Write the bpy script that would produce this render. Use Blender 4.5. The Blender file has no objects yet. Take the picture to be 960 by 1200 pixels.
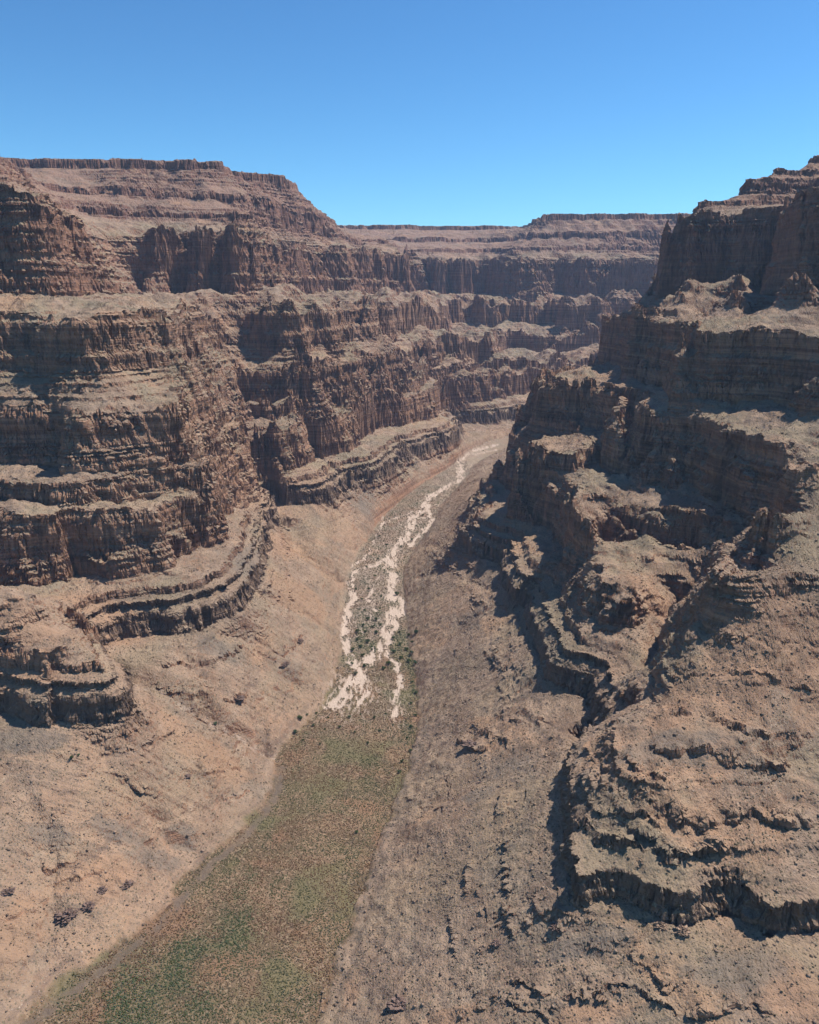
import bpy, math, random, time
import numpy as np
T_START = time.time()
F32 = np.float32
# ---------------------------------------------------------------- camera model (metres, camera above the wash)
CAM_H = 500.0
PITCH = math.radians(15.5)
FPX = 922.0
CP, SP = math.cos(PITCH), math.sin(PITCH)

def ray(u, v):
    """direction of a sight line in the survey photograph: east, north, up"""
    a = 600.0 - v
    return (u - 480.0, FPX * CP + a * SP, -FPX * SP + a * CP)

def floor_z(d):
    return np.maximum(0.0, 0.04 * (d - 900.0))

def on_level(u, v, z):
    x, y, w = ray(u, v)
    k = (z - CAM_H) / w
    return (x * k, y * k)

def on_floor(u, v):
    x, y, w = ray(u, v)
    t = -w / y
    d = CAM_H / t
    if d > 900.0:
        d = (CAM_H + 36.0) / (t + 0.04)
    return (x / y * d, d)

def at_dist(u, d):
    return ((u - 480.0) / 945.0 * d, d)

def P(lst, z):
    out = []
    for p in lst:
        if p[0] == 'p':
            out.append((float(p[1]), float(p[2])))
        elif p[0] == 'd':
            out.append(at_dist(p[1], p[2]))
        elif z == 0:
            out.append(on_floor(p[0], p[1]))
        else:
            out.append(on_level(p[0], p[1], z))
    return np.array(out, dtype=np.float64)

def offset(poly, w):
    """shift a polyline to its left-hand (uphill) side"""
    d = np.zeros_like(poly)
    d[1:-1] = poly[2:] - poly[:-2]
    d[0] = poly[1] - poly[0]
    d[-1] = poly[-1] - poly[-2]
    n = np.stack([-d[:, 1], d[:, 0]], 1)
    n /= np.linalg.norm(n, axis=1, keepdims=True) + 1e-9
    return poly + n * w

def densify(poly, step=3.0):
    out = []
    for a, b in zip(poly[:-1], poly[1:]):
        n = max(1, int(np.linalg.norm(b - a) / step))
        t = np.linspace(0, 1, n, endpoint=False)[:, None]
        out.append(a + (b - a) * t)
    out.append(poly[-1:])
    return np.concatenate(out)

# ---------------------------------------------------------------- contour lines of the canyon (base of every cliff band)
CONT = []      # (value, points)
def contour(z, pts, top=None, w=0.0, w0=0.0):
    p = P(pts, z) if not isinstance(pts, np.ndarray) else pts
    CONT.append((float(z), p))
    if top is not None:
        CONT.append((float(top), offset(p, w)))
    return p

# edge of the flat canyon floor
contour(0, [('p', -420, 250), ('p', -330, 350), (33, 1200), (77, 1160), (133, 1120), (180, 1083), (210, 1055), (214, 1032), (240, 1018),
            (253, 1000), (287, 973), (320, 933), (327, 908), (324, 888), (345, 865), (365, 845), (383, 825), (393, 800),
            (400, 770), (403, 740), (404, 710), (408, 680), (418, 655), (432, 630), (452, 605), (475, 583), (500, 565),
            (525, 550), (545, 534), (570, 519), (600, 511), ('p', 500, 2620), ('p', 800, 2760), ('p', 1300, 2840), ('p', 2600, 2900)])
contour(0, [('p', -40, 250), (362, 1240), (370, 1200), (380, 1150), (400, 1100), (425, 1040), (445, 980), (465, 930), (482, 880), (489, 850),
            (487, 800), (477, 755), (474, 710), (472, 667), (490, 636), (508, 613), (513, 595), (545, 561), (553, 546),
            (583, 529), ('p', 380, 2450), ('p', 700, 2610), ('p', 1300, 2700), ('p', 2600, 2750)][::-1])
# lowest cliff band
T0 = [('p', -900, 420), ('p', -650, 560), ('p', -490, 650), (0, 838), (30, 850), (57, 855), (62, 846), (85, 850), (110, 846), (140, 842), (155, 826),
      (152, 812), ('p', -300, 770), ('p', -345, 815), (112, 757), (122, 756), (150, 746), (180, 744), (205, 745), (240, 736), (263, 723),
      (281, 715), (299, 692), (308, 662), (318, 637), (326, 612), (316, 598), (318, 585), (335, 592), (360, 590), (385, 586),
      (398, 578), (404, 573), (415, 571), (440, 562), (465, 547), (483, 534), (500, 531), (527, 522), ('d', 545, 2380), ('d', 536, 2430),
      ('d', 530, 2500), ('d', 552, 2530), ('d', 585, 2570), ('d', 610, 2650), ('p', 520, 2790), ('p', 780, 2930), ('p', 1300, 3020), ('p', 2600, 3100)]
contour(98, T0, 121, 6)
T0R = [('p', 2600, 2640), ('p', 1300, 2600), ('p', 900, 2500), ('p', 640, 2340), ('p', 430, 2120), ('p', 285, 1880), ('p', 190, 1650),
       (566, 575), (552, 598), (540, 628), (537, 640), (557, 651), (587, 663), (592, 690), (602, 706), (616, 708), (620, 735), (630, 762), (636, 795),
       (660, 806), (687, 815), (691, 835), (686, 856), (676, 886), (662, 905), (656, 925), (660, 950), (664, 997), (672, 1052), (690, 1057), (715, 1051),
       (745, 1062), (770, 1077), (802, 1086), (830, 1074), (857, 1069), (880, 1080), (905, 1097), (960, 1093), ('p', 400, 415), ('p', 600, 400), ('p', 900, 380)]
contour(98, T0R, 119, 6)
# second ledge pair
contour(126, offset(P(T0, 98), 15), 134, 4)
contour(139, offset(P(T0, 98), 30), 147, 4)
contour(126, offset(P(T0R, 98), 17)[:22], 134, 4)
contour(139, offset(P(T0R, 98), 34)[:20], 147, 4)
# main lower cliff
KNOB = [('p', -900, 620), ('p', -640, 700), ('p', -500, 735), (0, 757), (20, 760), (60, 761), (78, 752), (82, 740), ('p', -345, 790), ('p', -372, 825), ('p', -420, 850), ('p', -520, 858)]
contour(160, KNOB)
CONT.append((192.0, P([('p', -900, 690), ('p', -600, 742), ('p', -430, 756), ('p', -398, 778), ('p', -430, 802), ('p', -540, 812)], 0)))
CONT.append((222.0, P([('p', -900, 730), ('p', -640, 776), ('p', -455, 784)], 0)))
C0 = [('p', -900, 780), ('p', -650, 850), ('p', -520, 888), ('p', -430, 898), (50, 684), (75, 684), (90, 672), (130, 677), (165, 672), (195, 668), (198, 657), (215, 651), (240, 645), (258, 637),
      (262, 612), (268, 603), (284, 593), (297, 578), (296, 562), (297, 552), (330, 552), (358, 547), (370, 535), (384, 537),
      (400, 530), (427, 513), (443, 503), (457, 502), ('d', 478, 2180), ('d', 500, 2240), ('d', 520, 2350), ('d', 524, 2480), ('d', 560, 2610), ('d', 590, 2670), ('d', 605, 2740), ('d', 627, 2840),
      ('p', 660, 3010), ('p', 900, 3120), ('p', 1400, 3200), ('p', 2600, 3280)]
contour(158, C0, 236, 24)
C0R = [('p', 2600, 2560), ('p', 1310, 2520), ('p', 930, 2420), ('p', 680, 2265), ('p', 465, 2050), ('p', 315, 1830), ('p', 200, 1600), (577, 560), (590, 563),
       (601, 580), (603, 607), (618, 612), (645, 622), (655, 645), (660, 672), (670, 694), (684, 701), (690, 719), (712, 730),
       (750, 735), (772, 722), (792, 700), (800, 712), (785, 735), (772, 765), (762, 800), (756, 826), (735, 840), (716, 870), (712, 893), (745, 912), (768, 915),
       (800, 908), (850, 903), (893, 910), (925, 896), (960, 893), ('p', 420, 480), ('p', 650, 450), ('p', 950, 430)]
c0r = P(C0R, 158)
CONT.append((158.0, c0r))
CONT.append((236.0, offset(c0r[:15], 24)))          # the cliffs that face the wash
CONT.append((196.0, offset(c0r[15:20], 16)))
# slabs inside the bay
CONT.append((203.0, P([(700, 629), (735, 632), (757, 634), (775, 640), (795, 643), (835, 645)], 203)))
CONT.append((166.0, P([(712, 650), (740, 657), (760, 668), (795, 676), (820, 668)], 166)))
CONT.append((236.0, P([(690, 585), (705, 583), (745, 590), (768, 594), (808, 602), (846, 611), (858, 617)], 236)))
CONT.append((205.0, P([(697, 604), (705, 603), (745, 612), (768, 617), (808, 628), (840, 636)], 205)))
# right hand slope above the near block
CONT.append((172.0, P([(770, 826), (790, 848), (830, 853), (870, 872), (900, 866), (960, 850), ('p', 430, 540), ('p', 650, 500)], 172)))
CONT.append((262.0, P([('p', 300, 712), ('p', 268, 662), ('p', 275, 650), ('d', 905, 654), ('d', 930, 656), ('p', 350, 655), ('p', 480, 625), ('p', 720, 560)], 262)))
CONT.append((293.0, P([('p', 352, 760), ('p', 335, 742), ('p', 345, 730), ('d', 930, 738), ('p', 400, 738), ('p', 520, 700), ('p', 760, 640)], 293)))
CONT.append((314.0, P([('p', 420, 850), ('p', 408, 822), ('p', 412, 808), ('p', 440, 808), ('p', 540, 780), ('p', 800, 720)], 314)))
# middle ledge
D0 = [('p', -1000, 720), ('p', -700, 850), (0, 587), (10, 590), (60, 592), (90, 590), (117, 585), (160, 578), (213, 570), (240, 567), (247, 548), (262, 536),
      (276, 524), (280, 505), (288, 493), (320, 495), (347, 493), (356, 484), (376, 483), (400, 480), (412, 477), (432, 468),
      (445, 462), ('d', 470, 2270), ('d', 492, 2330), ('d', 503, 2490), ('d', 540, 2630), ('d', 557, 2700), ('d', 575, 2780), ('d', 600, 2860), ('d', 640, 2960), ('d', 665, 3050), ('p', 900, 3180),
      ('p', 1400, 3290), ('p', 2600, 3380)]
contour(243, D0, 268, 9)
D0R = [('p', 2600, 2480), ('p', 1320, 2440), ('p', 960, 2340), ('p', 715, 2190), ('p', 495, 1975), ('p', 350, 1780), ('p', 245, 1610), (606, 504), (625, 508),
       (655, 513), (672, 522), (660, 527), (640, 527), (618, 534), (614, 541), (628, 548), (650, 550), (680, 553), (700, 545), (716, 540), (728, 556), (737, 562), (770, 566), (805, 574),
       (845, 591), (872, 606), ('p', 398, 862), ('p', 392, 826), ('p', 368, 785), ('p', 340, 738), ('p', 312, 695), ('p', 272, 655), ('p', 268, 642), ('d', 900, 636), ('d', 960, 640), ('p', 480, 605), ('p', 700, 540)]
d0r = P(D0R, 243)
CONT.append((243.0, d0r))
CONT.append((330.0, offset(d0r[20:-11], 26)))
CONT.append((268.0, offset(d0r[:20], 9)))
# upper lower cliff
E0 = [('p', -1150, 790), ('p', -760, 920), (0, 545), (25, 546), (40, 545), (68, 544), (84, 550), (115, 552), (140, 549), (160, 546), (200, 543), ('p', -308, 1095),
      ('p', -326, 1180), ('p', -320, 1260), ('p', -320, 1340), ('p', -342, 1450), ('p', -352, 1560), ('p', -362, 1680), ('p', -330, 1690), ('d', 320, 1690), ('d', 350, 1680), ('d', 375, 1770),
      ('d', 405, 1870), ('d', 432, 2060), ('d', 450, 2180), ('d', 470, 2330), ('d', 495, 2420), ('d', 503, 2600), ('d', 540, 2730),
      ('d', 560, 2800), ('d', 580, 3000), ('d', 600, 3200), ('d', 640, 3150), ('d', 665, 3200), ('p', 900, 3330), ('p', 1400, 3400), ('p', 2600, 3480)]
contour(276, E0, 349, 22)
E0R = [('p', 2600, 2420), ('p', 1330, 2380), ('p', 980, 2285), ('p', 740, 2135), ('p', 520, 1930), ('p', 385, 1770), ('p', 285, 1620), ('d', 630, 1540), ('d', 640, 1400),
       ('d', 668, 1360), ('d', 700, 1330), ('d', 724, 1280), ('d', 735, 1200), ('p', 316, 1150), ('p', 318, 1116)]
contour(276, E0R, 345, 24)
# bench-top cliff
G0A = [('p', -1300, 900), ('p', -900, 1010), ('d', 0, 1120), ('d', 30, 1115), ('d', 62, 1100), ('d', 88, 1095), ('d', 100, 1100), ('d', 118, 1125), ('d', 160, 1170),
       ('d', 200, 1240), ('p', -364, 1320), ('p', -385, 1450), ('p', -415, 1600), ('p', -410, 1720)]
contour(393, G0A, 464, 24)
G0 = [('p', -355, 1765), ('p', -315, 1745), ('d', 330, 1765),
      ('d', 357, 1790), ('d', 375, 1930), ('d', 393, 1960), ('d', 405, 2100), ('d', 427, 2200), ('d', 440, 2320), ('d', 452, 2400), ('d', 466, 2520), ('d', 475, 2650), ('d', 490, 2750),
      ('d', 515, 3050), ('d', 535, 3350), ('d', 560, 3420), ('d', 580, 3330), ('d', 592, 3480), ('d', 606, 3380), ('d', 622, 3360), ('d', 632, 3480), ('d', 645, 3300), ('d', 662, 3260),
      ('d', 690, 3290), ('d', 705, 3500), ('d', 740, 3450), ('p', 1000, 3500), ('p', 1400, 3520), ('p', 2600, 3600)]
contour(375, G0, 462, 26)
G0R = [('p', 2600, 2330), ('p', 1350, 2290), ('p', 1010, 2200), ('p', 770, 2050), ('p', 560, 1880), ('d', 690, 1800), ('d', 716, 1700), ('d', 735, 1560), ('d', 748, 1400), ('d', 765, 1260),
       ('d', 800, 1110), ('d', 850, 1085), ('d', 900, 1070), ('d', 925, 1030), ('d', 950, 1000), ('d', 975, 960), ('p', 620, 900), ('p', 900, 800)]
g0r = P(G0R, 353)
CONT.append((355.0, g0r))
CONT.append((448.0, offset(g0r, 34)))
# the great red cliff
R0 = [('p', -1700, 1000), ('p', -1000, 1120), ('d', -60, 1190), ('d', 0, 1230), ('d', 60, 1240), ('d', 96, 1310), ('d', 125, 1480), ('d', 152, 1680), ('d', 168, 1790), ('d', 174, 1930),
      ('d', 186, 1880), ('d', 200, 1900), ('d', 215, 2000), ('d', 232, 1980), ('d', 243, 1920), ('d', 255, 2010), ('d', 266, 2030), ('d', 280, 1950), ('d', 300, 2090),
      ('d', 325, 2260), ('d', 360, 2500), ('d', 395, 2700), ('d', 424, 2840), ('d', 432, 2960), ('d', 436, 3080), ('d', 465, 3080), ('d', 474, 3250), ('d', 480, 3650),
      ('d', 492, 3700), ('d', 503, 3620), ('d', 512, 3740), ('d', 530, 3650), ('d', 545, 3800), ('d', 565, 3820), ('d', 592, 3600), ('d', 625, 3560), ('d', 660, 3620), ('d', 690, 3540), ('d', 740, 3640),
      ('d', 790, 3700), ('p', 1500, 3680), ('p', 2700, 3700)]
contour(497, R0)
R1 = [('p', -1700, 1050), ('p', -1000, 1170), ('d', -60, 1240), ('d', 0, 1260), ('d', 48, 1272), ('d', 72, 1350), ('d', 84, 1470), ('d', 92, 1700), ('d', 116, 1930), ('d', 140, 1990),
      ('d', 168, 2010), ('d', 188, 2010), ('d', 198, 1960), ('d', 215, 2060), ('d', 232, 2030), ('d', 246, 1975), ('d', 256, 2065), ('d', 266, 2080), ('d', 278, 2010), ('d', 296, 2170),
      ('d', 322, 2360), ('d', 355, 2580), ('d', 390, 2790), ('d', 416, 2900), ('d', 424, 3020), ('d', 430, 3150), ('d', 460, 3150), ('d', 468, 3300), ('d', 474, 3730),
      ('d', 492, 3760), ('d', 503, 3670), ('d', 512, 3800), ('d', 530, 3700), ('d', 545, 3860), ('d', 565, 3880), ('d', 592, 3660), ('d', 625, 3620), ('d', 660, 3680), ('d', 690, 3600), ('d', 740, 3700),
      ('d', 790, 3760), ('p', 1500, 3760), ('p', 2700, 3780)]
contour(645, R1)
R0R = [('p', 2700, 2230), ('p', 1380, 2190), ('p', 1050, 2110), ('p', 830, 2020), ('p', 700, 1960), ('p', 600, 1880), ('d', 766, 1760), ('d', 765, 1670), ('d', 790, 1610), ('d', 840, 1600), ('d', 870, 1570), ('d', 895, 1560), ('d', 902, 1470), ('d', 900, 1400), ('d', 912, 1310), ('d', 935, 1260), ('d', 962, 1230), ('d', 1010, 1170), ('p', 1000, 1080), ('p', 1700, 980)]
contour(492, R0R, 645, 32)
# ledges of the red slopes
U1 = [('p', -1700, 1150), ('p', -1050, 1280), ('d', 0, 1400), ('d', 45, 1500), ('d', 66, 1750), ('d', 95, 2060), ('d', 140, 2130), ('d', 200, 2150), ('d', 240, 2190), ('d', 285, 2180),
      ('d', 318, 2480), ('d', 350, 2690), ('d', 385, 2900), ('d', 412, 3040), ('d', 420, 3250), ('d', 452, 3300), ('d', 462, 3600), ('d', 468, 3950), ('d', 500, 3880), ('d', 560, 4080),
      ('d', 596, 3800), ('d', 640, 3740), ('d', 700, 3760), ('d', 800, 3850), ('p', 1700, 3900), ('p', 2800, 3900)]
contour(690, U1, 706, 10)
U2 = [('p', -1700, 1350), ('p', -1100, 1480), ('d', 0, 1640), ('d', 28, 1700), ('d', 50, 1980), ('d', 80, 2230), ('d', 140, 2290), ('d', 200, 2310), ('d', 285, 2340),
      ('d', 322, 2560), ('d', 350, 2740), ('d', 372, 2860), ('d', 384, 3000), ('d', 396, 3400), ('d', 410, 4200), ('d', 440, 4300), ('d', 500, 4230), ('d', 560, 4350),
      ('d', 606, 4200), ('d', 622, 3900), ('d', 700, 3850), ('d', 800, 3920), ('p', 1700, 4000), ('p', 2800, 4000)]
contour(755, U2, 776, 12)
RIM = [('p', -2300, 1900), ('p', -1600, 2300), ('d', 17, 2400), ('d', 60, 2440), ('d', 100, 2410), ('d', 150, 2450), ('d', 215, 2450), ('d', 268, 2480), ('d', 274, 2560), ('d', 276, 2680), ('d', 300, 2700), ('d', 343, 2790),
       ('d', 349, 2900), ('d', 352, 3200), ('d', 362, 3900), ('d', 385, 4650), ('d', 430, 4700), ('d', 478, 4650), ('d', 500, 4740), ('d', 560, 4720), ('d', 612, 4740), ('d', 620, 4400), ('d', 634, 4060),
       ('d', 700, 4020), ('d', 790, 4030), ('d', 870, 4200), ('p', 2500, 4300), ('p', 3500, 4200)]
contour(846, RIM, 873, 11)
CONT.append((522.0, P([('d', 800, 1570), ('d', 797, 1500)], 0)))
CONT.append((500.0, P([('d', 797, 1490), ('d', 802, 1430)], 0)))
CONT.append((530.0, P([('d', 858, 1550), ('d', 866, 1450)], 0)))
CONT.append((498.0, P([('d', 866, 1440), ('d', 860, 1350), ('d', 872, 1290)], 0)))
CONT.append((520.0, P([('d', 930, 1230), ('d', 922, 1180)], 0)))
CONT.append((462.0, P([('d', 826, 1400), ('d', 832, 1300)], 0)))
CONT.append((460.0, P([('d', 895, 1330), ('d', 898, 1230)], 0)))
CONT.append((470.0, P([('d', 752, 1560), ('d', 765, 1440), ('d', 790, 1370), ('d', 835, 1360), ('d', 850, 1450)], 0)))
V1 = [('p', 2700, 2120), ('p', 1400, 2080), ('p', 1100, 1990), ('p', 900, 1950), ('p', 720, 1895), ('d', 812, 1840), ('d', 808, 1790), ('d', 850, 1765), ('d', 900, 1770), ('d', 945, 1765), ('d', 975, 1690), ('p', 1200, 1350), ('p', 1700, 1230)]
contour(678, V1, 690, 9)
V2 = [('p', 2650, 2040), ('p', 1420, 2010), ('p', 1120, 1930), ('p', 920, 1890), ('d', 854, 1860), ('d', 850, 1820), ('d', 880, 1790), ('d', 930, 1800), ('d', 975, 1740), ('p', 1220, 1420), ('p', 1700, 1300)]
contour(704, V2, 732, 12)
V3 = [('p', 1430, 1960), ('p', 1120, 1890), ('d', 888, 1862), ('d', 884, 1830), ('d', 930, 1822), ('d', 975, 1790), ('p', 1230, 1500), ('p', 1700, 1370)]
contour(742, V3, 757, 9)
V4 = [('p', 1440, 1910), ('p', 1150, 1870), ('d', 928, 1862), ('d', 924, 1846), ('d', 975, 1830), ('p', 1240, 1560), ('p', 1700, 1430)]
contour(772, V4, 790, 8)
CONT.append((822.0, P([('p', 1450, 1850), ('p', 1150, 1840), ('d', 990, 1850), ('p', 1250, 1620), ('p', 1700, 1500)], 822)))

# ---------------------------------------------------------------- interpolate between the contours on a polar grid
AZ0, AZ1 = math.radians(-50), math.radians(46)
LR0, LR1 = math.log(230.0), math.log(9500.0)
NA, NR = 1056, 1504
def grid_ij(x, y, na=NA, nr=NR):
    az = np.arctan2(x, y)
    lr = np.log(np.hypot(x, y) + 1e-6)
    return (az - AZ0) / (AZ1 - AZ0) * (na - 1), (lr - LR0) / (LR1 - LR0) * (nr - 1)

def solve():
    pts = []
    for z, poly in CONT:
        d = densify(poly, 1.6)
        pts.append(np.column_stack([d, np.full(len(d), z)]))
    # plateau, far edge and the near slope that runs on below the camera
    pts = np.concatenate(pts)
    sol = None
    for f in (32, 16, 8, 4, 2, 1):
        na, nr = NA // f, NR // f
        i, j = grid_ij(pts[:, 0], pts[:, 1], na, nr)
        ii, jj = np.rint(i).astype(int), np.rint(j).astype(int)
        ok = (ii >= 0) & (ii < na) & (jj >= 0) & (jj < nr)
        acc = np.zeros((na, nr)); cnt = np.zeros((na, nr))
        np.add.at(acc, (ii[ok], jj[ok]), pts[ok, 2]); np.add.at(cnt, (ii[ok], jj[ok]), 1)
        fix = cnt > 0
        val = np.where(fix, acc / np.maximum(cnt, 1), 0).astype(F32)
        fixe = fix.copy(); fixe[:, -1] = True; val[:, -1] = 880.0
        if sol is None:
            sol = np.full((na, nr), 300, F32)
        else:
            si = np.linspace(0, sol.shape[0] - 1, na); sj = np.linspace(0, sol.shape[1] - 1, nr)
            sol = bil(sol, si[:, None] + 0 * sj[None], sj[None] + 0 * si[:, None]).astype(F32)
        sol = np.where(fixe, val, sol)
        # plus-shaped relaxation in the log-polar plane; the cells are nearly square
        da = (AZ1 - AZ0) / (na - 1); dr = (LR1 - LR0) / (nr - 1)
        wa, wr = 1 / da ** 2, 1 / dr ** 2
        s = F32(0.5 / (wa + wr)); wa, wr = F32(wa) * s, F32(wr) * s
        for it in range(1500 if f >= 16 else (500 if f >= 4 else 160)):
            p = np.pad(sol, 1, mode='edge')
            n = wa * (p[:-2, 1:-1] + p[2:, 1:-1]) + wr * (p[1:-1, :-2] + p[1:-1, 2:])
            sol = np.where(fixe, val, n)
    return sol

def bil(g, i, j):
    na, nr = g.shape
    i = np.clip(i, 0, na - 1.001); j = np.clip(j, 0, nr - 1.001)
    i0 = i.astype(np.int32); j0 = j.astype(np.int32)
    fi = (i - i0).astype(F32); fj = (j - j0).astype(F32)
    gf = g.ravel(); k = i0 * nr + j0
    return (gf[k] * (1 - fi) + gf[k + nr] * fi) * (1 - fj) + (gf[k + 1] * (1 - fi) + gf[k + nr + 1] * fi) * fj

# ---------------------------------------------------------------- noise
_rng = np.random.default_rng(11)
_PERM = _rng.permutation(4096).astype(np.int32)
_ang = _rng.random(4096) * 2 * np.pi
_GX, _GY = np.cos(_ang).astype(F32), np.sin(_ang).astype(F32)
def perlin(x, y, seed=0):
    x = x + seed * 17.31; y = y + seed * 9.77
    xi = np.floor(x); yi = np.floor(y)
    fx = (x - xi).astype(F32); fy = (y - yi).astype(F32)
    xi = xi.astype(np.int32) & 4095; yi = yi.astype(np.int32) & 4095
    u = fx * fx * fx * (fx * (fx * 6 - 15) + 10); v = fy * fy * fy * (fy * (fy * 6 - 15) + 10)
    p0 = _PERM[xi]; p1 = _PERM[(xi + 1) & 4095]; y1 = (yi + 1) & 4095
    def g(p, yy, dx, dy):
        h = _PERM[(p + yy) & 4095]
        return _GX[h] * dx + _GY[h] * dy
    a = g(p0, yi, fx, fy); b = g(p1, yi, fx - 1, fy)
    c = g(p0, y1, fx, fy - 1); d = g(p1, y1, fx - 1, fy - 1)
    return ((a + u * (b - a)) * (1 - v) + (c + u * (d - c)) * v) * F32(1.5)

# fine bedding: thin hard and soft layers, strictly increasing
_r = random.Random(5)
_S, _Z = [0.0, 98.0], [0.0, 98.0]
MASSIVE = [(98, 121, .5, .62), (158, 194, .5, .75), (203, 236, .5, .7), (243, 268, .5, .7), (276, 306, .5, .72), (312, 349, .5, .68), (393, 425, .5, .75), (430, 462, .5, .72),
           (497, 560, .45, .66), (560, 645, .6, .78), (690, 706, .4, .7), (755, 776, .4, .7), (846, 873, .35, .8)]
z = 98.0
while z < 900:
    m = [q for q in MASSIVE if q[0] - 1.5 <= z < q[1] - 1]
    if m:
        h = m[0][1] - z; f, g = m[0][2], m[0][3]
    else:
        h = _r.uniform(4.0, 11.0); f = _r.uniform(0.15, 0.3); g = _r.uniform(0.6, 0.85)
        nx = [q[0] for q in MASSIVE if q[0] > z]
        if nx and z + h > nx[0] - 2: h = nx[0] - z
    _S += [z + h * f, z + h]; _Z += [z + h * g, z + h]
    z += h
_S = np.array(_S, F32); _Z = np.array(_Z, F32)

def sm(a, b, x):
    t = np.clip((x - a) / (b - a), 0, 1)
    return t * t * (3 - 2 * t)

def seg_dist(x, y, poly):
    """distance to a polyline and the position along it (0..1)"""
    best = np.full(x.shape, 1e9, F32); tt = np.zeros(x.shape, F32)
    L = np.concatenate([[0], np.cumsum(np.linalg.norm(np.diff(poly, axis=0), axis=1))]); tot = L[-1]
    for k in range(len(poly) - 1):
        ax, ay = poly[k]; bx, by = poly[k + 1]
        dx, dy = bx - ax, by - ay; l2 = dx * dx + dy * dy + 1e-9
        t = np.clip(((x - ax) * dx + (y - ay) * dy) / l2, 0, 1)
        d = np.hypot(x - ax - t * dx, y - ay - t * dy)
        m = d < best
        best = np.where(m, d, best); tt = np.where(m, (L[k] + t * (L[k + 1] - L[k])) / tot, tt)
    return best, tt

def signed(x, y, poly):
    best = np.full(x.shape, 1e9, F32); sg = np.zeros(x.shape, F32)
    for k in range(len(poly) - 1):
        ax, ay = poly[k]; bx, by = poly[k + 1]
        dx, dy = bx - ax, by - ay; l2 = dx * dx + dy * dy + 1e-9
        t = np.clip(((x - ax) * dx + (y - ay) * dy) / l2, 0, 1)
        d = np.hypot(x - ax - t * dx, y - ay - t * dy)
        m = d < best
        best = np.where(m, d, best); sg = np.where(m, np.sign(dx * (y - ay) - dy * (x - ax)), sg)
    return sg
SCARPS = []

def mixed(pts):      # (u, v, z) triples to plan
    return np.array([on_level(u, v, z) for u, v, z in pts])

GULLIES = [   # plan polyline, half width, depth
    (mixed([(112, 770, 98), (150, 800, 85), (200, 828, 55), (255, 858, 28), (300, 872, 10), (324, 890, 1)]), 15, 19),
    (mixed([(335, 600, 98), (350, 640, 75), (385, 665, 40), (408, 682, 14)]), 26, 16),
    (mixed([(402, 575, 98), (420, 600, 75), (440, 618, 50)]), 22, 10),
    (mixed([(691, 838, 112), (680, 868, 92), (620, 900, 60), (540, 935, 28), (480, 960, 6)]), 13, 7),
    (mixed([(750, 832, 128), (700, 850, 112), (691, 838, 100)]), 16, 22),
    (mixed([(900, 607, 240), (849, 645, 212), (820, 668, 190), (792, 700, 170), (770, 760, 140), (757, 822, 120)]), 11, 14),
    (mixed([(0, 905, 70), (60, 1000, 32), (62, 1080, 20), (25, 1150, 8)]), 9, 4),
    (mixed([(205, 750, 96), (240, 790, 72), (285, 830, 38), (318, 862, 10)]), 12, 6),
    (mixed([(262, 728, 96), (300, 755, 66), (340, 790, 34), (372, 822, 8)]), 13, 8),
    (mixed([(300, 690, 96), (345, 712, 55), (395, 745, 10)]), 12, 7),
    (mixed([(100, 850, 96), (130, 900, 66), (190, 960, 34), (240, 1000, 8)]), 12, 6),
    (mixed([(590, 700, 80), (540, 690, 45), (490, 690, 10)]), 14, 6),
    (mixed([(600, 720, 80), (540, 740, 40), (490, 780, 5)]), 12, 5),
    (mixed([(560, 655, 80), (520, 650, 40), (490, 650, 16)]), 14, 6),
]
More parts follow.
